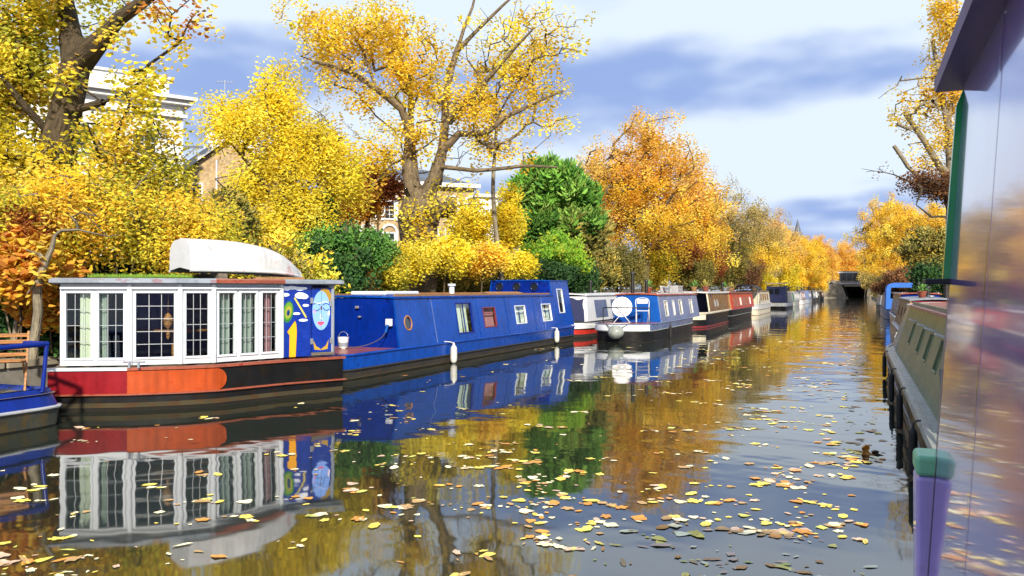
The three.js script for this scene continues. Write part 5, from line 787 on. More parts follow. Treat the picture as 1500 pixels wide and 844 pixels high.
// -- the ivy-clad tree on the left
{
  const d = 15.6, p = (x, y, k = 0) => at3(x, y, d + k);
  const b = at3(70, 480, d); b.y = 0.75;
  tree({ name: 'plane_tree', label: 'thick ivy-clad tree with yellow leaves rising behind the chair-decked boat', seed: 101, base: b, bark: M.barkDark, gnarl: 0.25, wob: 0.1, leaf: 'broad', pal: 'ivy', droop: 0.8, per: 6.5, spread: 0.36, n: 360, size: 0.9, hub: 6, minY: 3.2, tip: 0.010,
    limbs: [[[b, 0.52], [p(74, 330), 0.46], [p(80, 250), 0.36], [p(95, 165), 0.25], [p(112, 92), 0.25], [p(118, 60), 0.21]], [[p(112, 92), 0.3], [p(98, 20, 0.3), 0.17], [p(88, -60, 0.6), 0.12], [p(60, -150, 0.5), 0.05]], [[p(112, 92), 0.2], [p(150, 55, -0.3), 0.16], [p(172, 28, -0.5), 0.13], [p(205, 5, -0.8), 0.11], [p(260, -35, -1), 0.06], [p(330, -90, -1), 0.03]], [[p(86, 220), 0.1], [p(40, 160, -0.5), 0.07], [p(0, 110, -0.8), 0.04]], [[p(92, 180), 0.1], [p(150, 150, -0.4), 0.07], [p(205, 120, -0.5), 0.035]]],
    blobs: [blob(30, 120, d, 0.9, 1.3, 1.2), blob(30, 230, d - 0.4, 0.8, 1.0, 1.2, { pal: 'lemon' }), blob(70, 190, d + 0.6, 0.6, 1.3, 0.4, { dens: 0.6 }), blob(82, 235, d - 0.5, 0.42, 0.9, 0.2, { dens: 0.55, spread: 0.22 }), blob(106, 120, d - 0.4, 0.3, 0.8, 0.2, { dens: 0.45, spread: 0.2 }), blob(165, 40, d - 0.9, 0.6, 0.3, 0.2, { dens: 0.5, spread: 0.25 }), blob(170, 210, d - 0.2, 0.7, 1.0, 0.9, { dens: 0.9 }), blob(200, 140, d - 0.6, 0.6, 0.9, 0.8, { dens: 0.7, pal: 'ivy' }), blob(40, 25, d, 1.0, 0.5, 1.2), blob(80, -30, d, 1.4, 0.7, 1.8, { dens: 0.5 }), blob(265, 8, d - 1, 0.8, 0.3, 0.8, { pal: 'amber', dens: 0.45, spread: 0.3 }), blob(255, 45, d - 0.9, 0.5, 0.25, 0.5, { pal: 'ivy', dens: 0.4, spread: 0.25 }), blob(-60, 100, d, 1.2, 2.5, 1.4), blob(240, 195, d - 0.2, 0.15, 0.5, 0.3, { dens: 0.4 })] });
}
const bankTrees = 'trees along the left bank';
// -- yellow thicket below it
[[20, 330, 13.9, 1.0, 0.8, 'ivy', 'ash'], [95, 320, 14.4, 1.1, 0.85, 'gold', 'ash'], [165, 310, 14.8, 1.1, 0.95, 'ivy', 'ash'], [225, 290, 16.0, 1.0, 1.2, 'ivy', 'ash'], [262, 345, 15.6, 0.8, 0.7, 'sun', 'ash'], [310, 360, 16.8, 0.8, 0.8, 'ivy', 'ash']].forEach(([px, py, d, rx, ry, pal, leaf], k) => {
  const c = at3(px, py, d), b = V(c.x, 0.8, c.z);
  tree({ name: 'shrub', label: ['leggy yellow-green shrub above the two wooden chairs', 'golden shrub over the bow of the white-windowed houseboat', 'full yellow-olive shrub above the turf-covered houseboat roof', 'tall yellow-green shrub in front of the white villa', 'arching yellow shrub at the transom of the white dinghy', 'yellow-green shrub behind the middle of the white dinghy'][k], cat: 'shrub', group: 'yellow shrubs on the near bank', seed: 210 + k, base: b, bark: M.barkPale, leaf, pal, per: 6.5, spread: 0.30, n: 95, size: 0.85, droop: 0.7, minY: 0.9, tip: 0.008, arc: 0.2, limbs: [[[b, 0.05], [V(c.x + 0.1, c.y - ry * 0.7, c.z), 0.03]], [[b, 0.04], [V(c.x - 0.4, c.y - ry * 0.4, c.z + 0.2), 0.02]], [[b, 0.04], [V(c.x + 0.5, c.y - ry * 0.3, c.z - 0.2), 0.02]]], blobs: [{ c, r: [rx, ry, rx * 0.9] }] });
});
{ // vine with big orange leaves on the wall
  for (const [px, py, d, pal, label, k] of [[25, 395, 13.2, 'amber', 'vine with large orange and yellow leaves above the red rail', 0], [70, 430, 13.9, 'amber', 'large-leaved amber vine hanging beside the houseboat window', 1], [20, 340, 13.6, 'rust', 'red-brown berry bush over the orange vine', 2]]) {
    const c = at3(px, py, d), b = V(c.x - 0.3, 0.7, c.z - 0.3);
    tree({ name: 'vine', label, cat: 'vine', seed: 250 + k, base: b, leaf: k === 2 ? 'shrub' : 'big', pal, per: 9, spread: 0.22, n: k === 2 ? 60 : 110, size: k === 2 ? 0.8 : 0.52, tip: 0.007, minY: 0.7, limbs: [[[b, 0.03], [V(c.x - 0.2, c.y, c.z - 0.2), 0.015]]], blobs: [{ c, r: [0.62, k === 2 ? 0.25 : 0.55, 0.3] }] });
  }
  const b = at3(48, 500, 12.9); b.y = 0.7;
  tree({ name: 'sapling', label: 'slender pale bare sapling rising behind the wooden chairs', seed: 261, base: b, bark: M.barkPale, n: 14, per: 0, tip: 0.008, seg: 0.3, limbs: [[[b, 0.085], [at3(54, 430, 12.9), 0.075], [at3(66, 385, 12.9), 0.055], [at3(80, 345, 12.9), 0.03]], [[at3(66, 385, 12.9), 0.03], [at3(58, 372, 12.9), 0.03], [at3(38, 366, 12.9), 0.015]], [[at3(58, 415, 12.9), 0.03], [at3(40, 430, 12.7), 0.02]]], blobs: [blob(110, 330, 13, 0.9, 0.4, 0.5)] });
}
// -- dense undergrowth closing the bank behind the boats
[[60, 470, 15.2, 'dark'], [150, 420, 16.4, 'dark'], [250, 400, 17.5, 'olive'], [350, 395, 19.5, 'olive'], [420, 385, 21, 'ivy'], [480, 390, 22.5, 'dark'], [690, 400, 32, 'olive'], [760, 410, 34, 'dark'], [640, 405, 30, 'olive']].forEach(([px, py, d, pal], k) => {
  const c = at3(px, py, d), b = V(c.x, 0.8, c.z), top = c.y;
  tree({ name: 'undergrowth_bush', label: ['dark bush low behind the wooden chairs', 'dark bush behind the left windows of the white-windowed houseboat', 'olive bush behind the turf roof of the houseboat', 'olive bush behind the hull of the white dinghy', 'yellow-green bush above the mural doors', 'dark bush above the red foredeck of the blue boat', 'olive bush inside the second pergola', 'dark bush behind the second pergola', 'olive bush at the foot of the gnarled plane'][k], cat: 'bush', group: 'undergrowth bushes along the near bank', seed: 300 + k, base: b, leaf: 'shrub', leafMat: leafDull, pal, per: 20, spread: 0.4, n: 90, size: 1.2, minY: 0.8, limbs: [[[b, 0.05], [V(b.x, 1.2, b.z), 0.04]]], blobs: [{ c: V(c.x, (0.8 + top) / 2 + 0.1, c.z), r: [1.3, (top - 0.6) / 2 + 0.25, 1.2] }] });
});
// -- lemon tree in front of the gabled house
{
  const d = 25, p = (x, y, k = 0) => at3(x, y, d + k), b = at3(430, 440, d); b.y = 1.1;
  tree({ name: 'maple_tree', label: 'bright lemon yellow tree beside the brick gabled house', group: bankTrees, seed: 401, base: b, bark: M.barkDark, leaf: 'ash', pal: 'lemon', per: 7.5, spread: 0.42, n: 330, size: 1.15, minY: 2.2, droop: 0.4, limbs: [[[b, 0.2], [p(425, 360), 0.17], [p(420, 280), 0.13], [p(415, 200), 0.08], [p(412, 130), 0.03]], [[p(424, 330), 0.1], [p(380, 260, -0.6), 0.07], [p(330, 200, -0.8), 0.03]], [[p(422, 300), 0.1], [p(470, 240, 0.4), 0.06], [p(500, 200, 0.4), 0.03]], [[p(424, 345), 0.1], [p(370, 320, -0.8), 0.05], [p(315, 262, -1), 0.02]]],
    blobs: [blob(405, 150, d, 0.8, 1.0, 0.9), blob(350, 180, d - 0.6, 1.0, 0.7, 0.9), blob(320, 160, d - 0.7, 0.45, 0.25, 0.5, { dens: 0.7 }), blob(430, 220, d, 1.3, 1.1, 1.2), blob(370, 270, d - 0.4, 0.8, 0.8, 1, { dens: 0.8 }), blob(440, 310, d, 1.2, 0.9, 1.2), blob(390, 335, d - 0.8, 0.9, 0.6, 0.8), blob(500, 250, d + 0.4, 0.7, 1.1, 0.9, { dens: 0.8 })] });
}
// -- bushes below it
[[490, 375, 23.4, 1.15, 0.75, 'green', 'leafy mid-green bush behind the end of the dinghy'], [455, 330, 25.5, 0.9, 0.9, 'dark', 'dark evergreen bush under the lemon tree'], [335, 330, 22.5, 0.55, 0.7, 'olive', 'small olive bush before the brick gable'], [545, 372, 25.2, 0.7, 0.5, 'green', 'low green bush in front of the arched villa windows']].forEach(([px, py, d, rx, ry, pal, label], k) => { const c = at3(px, py, d), b = V(c.x, 0.9, c.z); tree({ name: 'bush', label, cat: 'bush', seed: 430 + k, base: b, leaf: 'shrub', leafMat: leafDull, pal, per: 11, spread: 0.30, n: 120, size: 1.1, minY: 0.9, limbs: [[[b, 0.05], [V(b.x, c.y - ry * 0.5, b.z), 0.03]]], blobs: [{ c, r: [rx, ry, rx] }] }); });
{ // rusty-leaved tree and bare fine tree behind
  const d = 33, b = at3(535, 430, d); b.y = 1.3; tree({ name: 'maple_tree', label: 'rust-leaved small tree between the lemon tree and the big plane', group: bankTrees, seed: 441, base: b, leaf: 'small', pal: 'rust', per: 10, spread: 0.55, n: 120, size: 1.3, limbs: [[[b, 0.12], [at3(538, 330, d), 0.1], [at3(540, 270, d), 0.04]]], blobs: [blob(530, 275, d, 1.5, 0.8, 1.2), blob(520, 300, d, 1.3, 0.5, 1.2, { pal: 'amber' })] });
  const d2 = 52, b2 = at3(470, 430, d2); b2.y = 1.4; tree({ name: 'bare_tree', label: 'fine-twigged nearly bare tree rising behind the lemon tree', group: bankTrees, seed: 442, base: b2, leaf: 'small', pal: 'tan', per: 1.2, spread: 0.8, n: 260, tip: 0.018, limbs: [[[b2, 0.2], [at3(470, 300, d2), 0.16], [at3(468, 200, d2), 0.06]]], blobs: [blob(468, 210, d2, 2.2, 2.8, 2)] });
}
// -- the big pollarded plane in the middle
{
  const d = 28.5, p = (x, y, k = 0) => at3(x, y, d + k), b = at3(612, 470, d); b.y = 0.9;
  tree({ name: 'plane_tree', label: 'big pollarded plane tree with gnarled trunk, spreading limbs and thinning yellow leaves', seed: 501, base: b, bark: M.barkMid, gnarl: 0.32, wob: 0.06, maxBranch: 0.06, leaf: 'broad', pal: 'sun', per: 4.0, spread: 0.40, n: 860, size: 1.0, droop: 0.5, minY: 5.0, tip: 0.008, hub: 8,
    limbs: [[[b, 0.75], [p(612, 370), 0.607], [p(614, 325), 0.681], [p(618, 300), 0.644], [p(604, 275), 0.302], [p(600, 230), 0.238], [p(600, 190), 0.162]],
      [[p(600, 190), 0.144], [p(588, 160, -0.3), 0.126], [p(551, 130, -0.8), 0.110], [p(510, 104, -1.2), 0.081], [p(461, 90, -1.5), 0.058], [p(440, 82, -1.5), 0.023]],
      [[p(600, 190), 0.144], [p(602, 140, 0.6), 0.098], [p(586, 80, 0.9), 0.063], [p(560, 30, 1), 0.034]],
      [[p(620, 300), 0.173], [p(634, 268, -0.2), 0.259], [p(648, 220, -0.3), 0.173], [p(652, 180, -0.3), 0.144], [p(654, 135, -0.2), 0.115], [p(668, 76), 0.098], [p(695, 48), 0.069], [p(735, 9), 0.052], [p(780, -30), 0.023]],
      [[p(668, 76), 0.058], [p(680, 40, 0.3), 0.058], [p(692, 10, 0.5), 0.046], [p(705, -40, 0.5), 0.023]],
      [[p(656, 185), 0.115], [p(704, 126, -0.8), 0.092], [p(740, 86, -1.2), 0.063], [p(780, 43, -1.5), 0.034]],
      [[p(652, 205), 0.115], [p(672, 196, -0.5), 0.115], [p(713, 194, -0.9), 0.104], [p(740, 171, -1), 0.086], [p(785, 149, -1), 0.063], [p(825, 133, -1), 0.034]],
      [[p(644, 252), 0.086], [p(695, 250, -1.2), 0.075], [p(767, 243, -1.8), 0.058], [p(816, 245, -2), 0.029]],
      [[p(630, 302), 0.288], [p(655, 308, -0.2), 0.245], [p(662, 300, -0.2), 0.173], [p(664, 295, -0.2), 0.069]],
      [[p(560, 130, -0.8), 0.058], [p(530, 70, -0.6), 0.046], [p(500, 30, -0.4), 0.023]], [[p(720, 190, -0.9), 0.058], [p(760, 120, -0.5), 0.034], [p(800, 70, -0.3), 0.018]]],
    blobs: [blob(480, 55, d - 1, 1.6, 1.3, 1.5, { dens: 1.1 }), blob(560, 50, d, 1.5, 1.4, 1.6, { dens: 1.1 }), blob(600, 110, d, 1.1, 1.3, 1.4), blob(520, 130, d - 0.8, 1.2, 0.7, 1.2, { dens: 0.8 }), blob(560, 220, d, 1.1, 1.2, 1.3, { dens: 0.9 }), blob(530, 270, d, 1.0, 0.7, 1.1, { pal: 'orange', dens: 0.9 }), blob(620, 190, d - 0.8, 0.8, 1.1, 0.8, { dens: 0.6 }), blob(690, 150, d - 0.5, 1.4, 1.4, 1.4, { dens: 0.65 }), blob(770, 110, d - 0.6, 1.5, 1.4, 1.3, { dens: 0.55 }), blob(800, 170, d - 1, 1.0, 1.0, 1.0, { dens: 0.35 }), blob(640, 60, d, 0.8, 1.0, 1, { dens: 0.35 }), blob(820, 60, d - 0.5, 1.3, 1.4, 1.2, { dens: 0.16 }), blob(660, 290, d - 0.8, 1.4, 0.9, 0.8, { pal: 'lemon', dens: 0.45 }), blob(600, 310, d - 1, 0.9, 0.9, 0.5, { pal: 'lemon', dens: 0.4 }), blob(740, 215, d - 1, 1.5, 0.6, 1, { dens: 0.35 }), blob(650, 150, d, 3.2, 3.0, 1.6, { dens: 0.12, w: 12 }), blob(760, 60, d - 0.4, 2.2, 1.8, 1.2, { dens: 0.22, w: 6 }), blob(612, 330, d - 0.6, 0.6, 0.7, 0.3, { dens: 0.25, w: 1.2 })] });
  // slim stem on its right and the creeper at its foot
  const b2 = at3(742, 430, 29); b2.y = 0.9;
  tree({ name: 'sapling', label: 'slim grey leaning stem to the right of the big plane trunk', seed: 520, base: b2, bark: M.barkPale, leaf: 'small', pal: 'gold', per: 3, n: 30, tip: 0.01, limbs: [[[b2, 0.09], [at3(728, 350, 29), 0.085], [at3(722, 280, 29), 0.075], [at3(726, 210, 29), 0.06], [at3(728, 120, 29), 0.02]]], blobs: [blob(728, 180, 29, 0.8, 1.6, 0.8)] });
}
// -- yellow creeper and wisteria over the pergolas
[[560, 400, 25.2, 1.0, 0.4, 'ivy', 'yellow-green creeper inside the rusty pergola arch'], [600, 382, 26.4, 0.9, 0.45, 'lemon', 'lemon creeper at the foot of the gnarled plane'], [650, 372, 27.5, 1.0, 0.5, 'lemon', 'thick lemon creeper right of the gnarled trunk'], [705, 378, 28.6, 0.9, 0.42, 'gold', 'gold creeper trailing over the second pergola'], [755, 388, 29.6, 0.6, 0.32, 'lemon', 'yellow creeper above the wheelhouse of the blue boat'], [515, 412, 24.2, 0.4, 0.32, 'amber', 'small orange-leaved bush at the first pergola post'], [745, 330, 30.5, 0.55, 1.3, 'lemon', 'tall lemon creeper left of the dark conifer'], [690, 335, 30, 0.9, 0.9, 'lemon', 'lemon shrub before the stucco end bay']].forEach(([px, py, d, rx, ry, pal, label], k) => {
  const c = at3(px, py, d), b = V(c.x, 0.85, c.z);
  tree({ name: 'creeper', label, cat: 'creeper', seed: 540 + k, base: b, leaf: 'broad', pal, per: 9, spread: 0.28, n: 62, size: 0.85, droop: 0.5, minY: 0.9, tip: 0.009, limbs: [[[b, 0.045], [V(b.x + 0.05, c.y - ry * 0.4, b.z), 0.03]]], blobs: [{ c, r: [rx, ry, 0.6] }] });
});
// -- conifer and shrubs right of it
{
  const d = 39, b = at3(812, 440, d); b.y = 0.9;
  tree({ name: 'pine_tree', label: 'dense round-headed dark green pine behind the wheelhouse', seed: 601, base: b, bark: M.barkDark, leaf: 'needle', leafMat: leafDull, pal: 'conifer', per: 24, spread: 0.5, n: 300, size: 1.5, droop: -0.4, limbs: [[[b, 0.18], [at3(812, 380, d), 0.16], [at3(812, 280, d), 0.06]], [[at3(812, 360, d), 0.08], [at3(860, 310, d), 0.04]], [[at3(812, 370, d), 0.08], [at3(775, 320, d), 0.04]]], blobs: [blob(802, 285, d, 1.6, 1.15, 1.5), blob(845, 305, d, 1.1, 0.95, 1.2), blob(785, 330, d, 1.3, 0.9, 1.2), blob(850, 345, d, 1.1, 0.9, 1.1, { pal: 'olive' }), blob(812, 335, d, 1.6, 1.0, 1.4)] });
  [[812, 378, 34.5, 1.35, 0.72, 'lime', 'bright lime green shrub below the pine'], [842, 412, 35.5, 0.9, 0.75, 'dark', 'very dark evergreen shrub at the bow of the blue houseboat'], [875, 400, 44, 1.1, 1.1, 'olive', 'olive brown shrub above the white narrowboat'], [790, 405, 33.5, 1.3, 0.6, 'dark', 'dark shrub behind the wheelhouse portholes']].forEach(([px, py, dd, rx, ry, pal, label], k) => { const c = at3(px, py, dd), bb = V(c.x, 0.8, c.z); tree({ name: 'bush', label, cat: 'bush', seed: 620 + k, base: bb, leaf: 'shrub', leafMat: pal === 'lime' ? leafMat : leafDull, pal, per: 11, spread: 0.34, n: 130, size: 1.35, minY: 0.8, limbs: [[[bb, 0.06], [V(bb.x, c.y - ry * 0.5, bb.z), 0.04]]], blobs: [{ c, r: [rx, ry, rx] }] }); });
}
// -- the tall row beyond
const row = (px, d, topY, w, pal, seed, label, o = {}) => {
  const [x, z] = at(px, d), b = V(x, 0.9, z), top = EYE + (426 - topY) * d / 1177, cr = o.low ?? 0.22, h = top - 0.9;
  const r = rngOf(seed), lean = (r() - 0.5) * 0.6, mid = V(x + lean, 0.9 + h * 0.45, z), W = w / 2;
  tree({ name: o.name || 'plane_tree', label, group: bankTrees, seed, base: b, bark: o.bark || M.bark, leaf: o.leaf || 'far', pal, per: o.per || 6, spread: o.spread || 0.75, n: o.n || 230, size: o.size || 0.8, minY: 0.9 + h * cr * 0.7, tip: o.tip || 0.022, seg: 1.2, step: 1.3, wob: 0.25, droop: 0.2,
    limbs: [[[b, 0.3], [V(x + lean * 0.3, 0.9 + h * 0.2, z), 0.26], [mid, 0.18], [V(x + lean * 0.5, 0.9 + h * 0.8, z), 0.07]], [[V(x + lean * 0.5, 0.9 + h * 0.25, z), 0.12], [V(x + W * 0.5, 0.9 + h * 0.55, z + 0.5), 0.08], [V(x + W * 0.7, 0.9 + h * 0.75, z), 0.03]], [[V(x + lean * 0.5, 0.9 + h * 0.28, z), 0.12], [V(x - W * 0.45, 0.9 + h * 0.5, z - 0.4), 0.08], [V(x - W * 0.7, 0.9 + h * 0.72, z), 0.03]]],
    blobs: o.blobs || [{ c: V(x, 0.9 + h * 0.82, z), r: [W * 0.62, h * 0.2, W * 0.62] }, { c: V(x + W * 0.3, 0.9 + h * 0.62, z), r: [W * 0.75, h * 0.24, W * 0.75] }, { c: V(x - W * 0.3, 0.9 + h * 0.58, z), r: [W * 0.72, h * 0.24, W * 0.7] }, { c: V(x + W * 0.1, 0.9 + h * (0.2 + cr), z + 0.5), r: [W * 0.95, h * 0.22, W * 0.9], pal: o.pal2 }] });
};
row(945, 57, 152, 9.0, 'orange', 701, 'tallest orange plane tree, above the red shrub', { n: 420, per: 5.5, pal2: 'gold', tip: 0.024, size: 0.75 });
row(872, 60, 200, 6.5, 'peach', 702, 'thin peach-leaved tree with bare branches, left of the tall orange plane', { n: 220, per: 4.5, tip: 0.028 });
row(1012, 72, 235, 7.5, 'orange', 703, 'rounded orange tree right of the tall plane', { n: 280, pal2: 'gold' });
row(1062, 84, 268, 7.5, 'tan', 704, 'tan half-bare willow above the cream cruiser', { n: 300, per: 4, pal2: 'olive' });
row(1105, 100, 296, 8, 'tan', 705, 'tan-gold tree right of the half-bare willow', { n: 240, pal2: 'gold' });
row(1130, 122, 312, 9, 'peach', 706, 'peach-gold tree above the navy covered boat', { n: 230, size: 1, pal2: 'gold' });
row(1158, 150, 332, 10, 'gold', 707, 'gold tree left of the distant turret', { n: 220, size: 1.1 });
row(1180, 175, 345, 9, 'gold', 708, 'gold tree below the distant turret', { n: 220, size: 1.2 });
row(1200, 232, 345, 13, 'orange', 709, 'orange tree at the top of the bridge ramp', { n: 240, size: 1.4, spread: 1 });
row(1232, 246, 355, 13, 'orange', 710, 'distant orange tree directly behind the cafe bridge', { n: 240, size: 1.5, spread: 1.1 });
row(1252, 262, 372, 12, 'orange', 711, 'lowest distant gold tree behind the awning of the cafe bridge', { n: 200, size: 1.5, spread: 1.1 });
// lower shrubs along the bank there
[[905, 398, 52, 1.8, 1.3, 'olive'], [985, 368, 66, 2.2, 1.5, 'rust'], [955, 395, 60, 1.8, 1.2, 'ivy'], [1030, 385, 76, 2.2, 1.6, 'rust'], [1015, 405, 68, 1.6, 0.9, 'olive'], [1055, 400, 82, 2.2, 1.4, 'olive'], [1085, 402, 95, 2.6, 1.6, 'brown'], [1110, 408, 108, 2.6, 1.4, 'tan'], [1122, 418, 105, 1.0, 0.8, 'lemon'], [1145, 408, 125, 3, 1.8, 'lemon'], [1168, 410, 150, 3.6, 2, 'gold'], [1186, 412, 165, 3.2, 2, 'gold'], [1196, 415, 195, 3.0, 1.8, 'tan']].forEach(([px, py, d, rx, ry, pal], k) => {
  const c = at3(px, py, d), b = V(c.x, 0.7, c.z);
  tree({ name: 'bush', label: { olive: 'olive green bush on the bank above the moored boats', rust: 'russet red bush below the tall orange plane', ivy: 'yellow-green bush beside the russet one', brown: 'brown thinning bush above the cream cruiser', tan: 'tan bush on the far bank stretch', lemon: 'bright yellow bush near the navy covered boat', gold: 'gold bush on the bank before the bridge ramp' }[pal], cat: 'bush', group: 'bushes along the far bank: ' + pal, seed: 740 + k, base: b, leaf: 'far', pal, per: 10, spread: 0.6, n: 110, size: 0.5 + d * 0.004, minY: 0.7, step: 1, tip: 0.015, limbs: [[[b, 0.08], [V(b.x, Math.max(1.0, c.y - ry * 0.4), b.z), 0.05]]], blobs: [{ c, r: [rx, ry, rx] }] });
});
// -- trees over the towpath on the right
const towTrees = 'trees along the towpath';
const rrow = (px, d, topY, w, pal, seed, label, o = {}) => row(px, d, topY, w, pal, seed, label, o);
rrow(1296, 132, 285, 11, 'gold', 801, 'rounded gold tree over the towpath beyond the blue hooded boat', { n: 360, size: 1.0, low: 0.12 });
rrow(1330, 108, 290, 9, 'gold', 802, 'gold tree over the towpath left of the green shrub', { n: 320, size: 0.9, low: 0.12, pal2: 'orange' });
rrow(1286, 185, 335, 10, 'orange', 803, 'far gold tree on the towpath side of the bridge', { n: 220, size: 1.3, low: 0.1 });
rrow(1372, 88, 300, 9, 'gold', 804, 'gold tree behind the green shrub on the towpath', { n: 280, size: 0.9, low: 0.1 });
{
  const d = 58, p = (x, y, k = 0) => at3(x, y, d + k), b = at3(1392, 440, d); b.y = 0.7;
  tree({ name: 'plane_tree', label: 'lopped plane tree with pale cut limbs beside the purple boat', group: towTrees, seed: 820, base: b, bark: M.barkPale, leaf: 'broad', pal: 'gold', per: 6, spread: 0.9, n: 280, size: 1.6, minY: 9, tip: 0.022, seg: 1, step: 1.2, wob: 0.15,
    limbs: [[[b, 0.4], [p(1393, 330), 0.34], [p(1392, 255), 0.3], [p(1390, 190), 0.22], [p(1376, 115), 0.17], [p(1368, 68), 0.13], [p(1367, 60), 0.12]], [[p(1392, 262), 0.2], [p(1378, 246), 0.24], [p(1356, 209), 0.2], [p(1340, 186), 0.18], [p(1325, 164), 0.16]], [[p(1344, 192), 0.1], [p(1330, 188, -0.5), 0.13], [p(1315, 182, -0.6), 0.11]], [[p(1392, 290), 0.15], [p(1350, 262), 0.15], [p(1330, 244), 0.15], [p(1310, 214), 0.14]], [[p(1390, 190), 0.1], [p(1400, 100), 0.12], [p(1402, -20), 0.08]]],
    blobs: [blob(1385, 40, d, 1.3, 3.2, 1.5, { dens: 1.2 }), blob(1395, 200, d, 1.2, 2.6, 1.5, { dens: 1 }), blob(1360, 235, d, 1.6, 0.8, 1.2, { dens: 0.8 }), blob(1340, 170, d, 2.2, 3.2, 1.5, { dens: 0.10, w: 26 }), blob(1372, 130, d, 1.2, 3.5, 1.2, { dens: 0.3, w: 20 }), blob(1430, 120, d, 2.5, 5, 2)] });
  const b2 = at3(1400, 440, 50); b2.y = 0.7;
  tree({ name: 'beech_tree', label: 'copper-brown tree whose low bough reaches out over the gold trees', group: towTrees, seed: 821, base: b2, bark: M.barkDark, leaf: 'small', pal: 'brown', per: 3, spread: 0.6, n: 170, size: 1.2, minY: 5, tip: 0.016, limbs: [[[b2, 0.25], [at3(1398, 330, 50), 0.2], [at3(1385, 290, 50), 0.13], [at3(1350, 275, 50), 0.08], [at3(1310, 256, 50), 0.04], [at3(1262, 247, 50), 0.012]], [[at3(1398, 320, 50), 0.1], [at3(1365, 318, 49), 0.07], [at3(1342, 300, 49), 0.03]]], blobs: [blob(1362, 270, 50, 1.5, 0.75, 1.3), blob(1335, 262, 50, 0.8, 0.35, 0.8, { dens: 0.7 }), blob(1285, 250, 50, 1.2, 0.2, 0.5, { dens: 0.18 }), blob(1390, 275, 50, 1.2, 1.0, 1.2)] });
  [[1366, 375, 44, 1.35, 1.25, 'olive', 'round olive shrub on the towpath before the gold trees'], [1330, 415, 60, 2, 0.9, 'brown', 'low brown shrub on the towpath behind the navy boat'], [1385, 420, 40, 1.5, 0.8, 'dark', 'dark shrub by the stove pipes of the olive boat'], [1300, 418, 95, 2.6, 1.2, 'tan', 'tan shrub on the towpath beyond the blue hood']].forEach(([px, py, dd, rx, ry, pal, label], k) => { const c = at3(px, py, dd), bb = V(c.x, 0.65, c.z); tree({ name: 'bush', label, cat: 'bush', seed: 840 + k, base: bb, leaf: 'shrub', leafMat: leafDull, pal, per: 18, spread: 0.4, n: 140, size: 1.5, minY: 0.7, limbs: [[[bb, 0.07], [V(bb.x, Math.max(0.9, c.y - ry * 0.5), bb.z), 0.05]]], blobs: [{ c, r: [rx, ry, rx] }] }); });
}

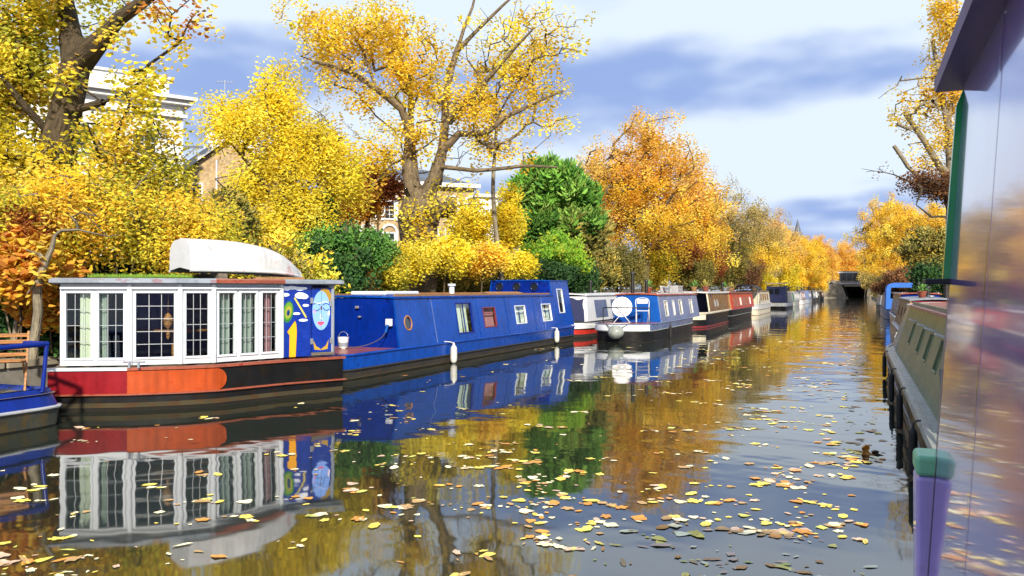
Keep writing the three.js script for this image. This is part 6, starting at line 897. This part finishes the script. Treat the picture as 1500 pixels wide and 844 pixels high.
// ---------------------------------------------------------------- leaves floating on the canal
{
  const shape = (seed, lobes, deep) => { const r = rngOf(seed), n = lobes * 4, rim = []; for (let i = 0; i < n; i++) { const a = i / n * 6.283, k = (1 - deep) + deep * Math.pow(0.5 + 0.5 * Math.cos(a * lobes), 0.8); rim.push([Math.cos(a) * k * (0.85 + 0.3 * r()), 0.05 * (r() - 0.2) + 0.02 * k, Math.sin(a) * k * (0.75 + 0.3 * r())]); }
    const pos = []; for (let i = 0; i < n; i++) { const q = rim[(i + 1) % n]; pos.push(0, 0, 0, ...q, ...rim[i]); } pos.push(-0.1, 0.01, -0.03, -0.1, 0.01, 0.03, -1.5, 0.06, 0.02); const g = new THREE.BufferGeometry(); g.setAttribute('position', new THREE.Float32BufferAttribute(pos, 3)); g.computeVertexNormals(); return g; };
  const shapes = [shape(1, 5, 0.42), shape(2, 4, 0.3), shape(3, 3, 0.3), shape(4, 2, 0.5), shape(5, 2, 0.35)];
  const kinds = [['yellow', [0.82, 0.64, 0.10]], ['pale cream', [0.82, 0.74, 0.44]], ['tan brown', [0.44, 0.27, 0.10]], ['orange', [0.62, 0.27, 0.04]], ['yellow-green', [0.50, 0.50, 0.10]], ['pinkish buff', [0.62, 0.42, 0.28]]];
  const mats = kinds.map(([, c]) => new THREE.MeshStandardMaterial({ color: col(c), roughness: 0.4, side: THREE.DoubleSide }));
  const r = rngOf(4242), spots_ = [], blocked = (x, z) => x > 0.28 - z * 0.006 && z > -60 || x < (z > -8 ? -9.6 : z > -12.6 ? mix(-10.4, -8.2, (-z - 8) / 4.6) : z > -28 ? -9.1 : -6.9) || x > 0.1 && z > -8.9;
  const drift = (x, z) => perlin.noise(x * 0.55 + 3, 0.5, z * 0.28) + 0.5 * perlin.noise(x * 1.7, 7.5, z * 0.9);
  let guard = 0;
  while (spots_.length < 4000 && guard++ < 400000) {
    const z = -3.2 - 70 * Math.pow(r(), 1.9), x = mix(-10.5, 0.6, r()); if (blocked(x, z)) continue;
    const right = smooth(-6, 0, x), want = 0.03 + 0.26 * right * right + (0.10 + 0.85 * right) * smooth(0.12, 0.5, drift(x, z)); if (r() > want) continue;
    const d = z * -CY - x * SY; spots_.push([x, z, d]);
    if (r() < 0.45) { const m = 1 + Math.floor(r() * 6); for (let k = 0; k < m; k++) { const x2 = x + (r() - 0.5) * 0.42, z2 = z + (r() - 0.5) * 0.20; if (!blocked(x2, z2)) spots_.push([x2, z2, z2 * -CY - x2 * SY]); } }
  }
  const inView = ([x, z, d]) => { const rr = x * CY - z * SY; return d > 4.2 && Math.abs(rr / d) < 0.66; };
  spots_.sort((a, b) => (inView(b) - inView(a)) || a[2] - b[2]);
  const sizeOf = () => 0.016 + 0.056 * Math.pow(r(), 1.8), kindOf = () => { const t = r(); return t < 0.26 ? 0 : t < 0.52 ? 1 : t < 0.68 ? 2 : t < 0.84 ? 3 : t < 0.88 ? 4 : 5; };
  const count = 300, rest = spots_.slice(count);
  for (let i = 0; i < count; i++) {
    const [x, z] = spots_[i], k = kindOf(), o = new THREE.Mesh(shapes[Math.floor(r() * 5)], mats[k]); o.name = numbered('floating_leaf'); o.castShadow = o.receiveShadow = true;
    const s = sizeOf() * 1.05; o.position.set(x, 0.004, z); o.rotation.set((r() - 0.5) * 0.08, r() * 6.283, (r() - 0.5) * 0.08); o.scale.set(s * (0.9 + 0.4 * r()), s * (0.5 + 1.5 * r()), s * (0.4 + 0.5 * r()));
    tag(o, `fallen ${kinds[k][0]} leaf floating flat on the open canal water`, 'leaf', `${kinds[k][0]} leaves floating on the canal`); scene.add(o);
  }
  const per = [[], [], [], [], []]; rest.forEach(p => per[Math.floor(r() * 5)].push(p));
  const holder = new THREE.Group(); holder.name = 'floating_leaves'; tag(holder, 'scatter of small fallen leaves drifting on the farther canal water', 'leaves', null, 'stuff'); scene.add(holder);
  const m4 = new THREE.Matrix4(), q = new THREE.Quaternion(), c = new THREE.Color(), white = new THREE.MeshStandardMaterial({ roughness: 0.55, side: THREE.DoubleSide });
  per.forEach((list, n) => { const im = new THREE.InstancedMesh(shapes[n], white, list.length); im.name = 'leaf_scatter'; tag(im, null, null, null, 'stuff'); list.forEach(([x, z], i) => { const s = sizeOf() * 1.1; q.setFromEuler(new THREE.Euler((r() - 0.5) * 0.08, r() * 6.283, (r() - 0.5) * 0.08)); im.setMatrixAt(i, m4.compose(V(x, 0.004, z), q, V(s, s, s))); const k = kinds[kindOf()][1], b = 0.8 + 0.4 * r(); im.setColorAt(i, c.setRGB(k[0] * b, k[1] * b, k[2] * b)); }); holder.add(im); });
  // one curled leaf standing up like a sail, and its dark neighbour
  const curl = (px, py, name, label, m, h) => { const p = at3(px, py, 1177 * 1.8 / (py - 426)), g = new THREE.PlaneGeometry(0.16, h, 8, 6), a = g.attributes.position; for (let i = 0; i < a.count; i++) { const u = a.getX(i) / 0.08, v = a.getY(i) / h + 0.5, w = (1 - v * 0.6) * (0.75 + 0.25 * Math.cos(v * 9)); a.setXYZ(i, a.getX(i) * w, v * h, 0.06 * u * u - 0.05 * Math.sin(v * 3)); } g.computeVertexNormals(); const o = new THREE.Mesh(clean(g), m); o.name = numbered(name); o.position.set(p.x, 0.0, p.z); o.rotation.y = 0.5; o.castShadow = o.receiveShadow = true; scene.add(o); tag(o, label, 'leaf'); };
  curl(1267, 666, 'curled_leaf', 'curled orange leaf standing up out of the water near the olive boat', mats[3], 0.11);
  curl(1281, 666, 'curled_leaf', 'small dark brown curled leaf beside the upright orange one', new THREE.MeshStandardMaterial({ color: col([0.10, 0.055, 0.02]), roughness: 0.7, side: THREE.DoubleSide }), 0.05);
}
renderer.render(scene, camera);
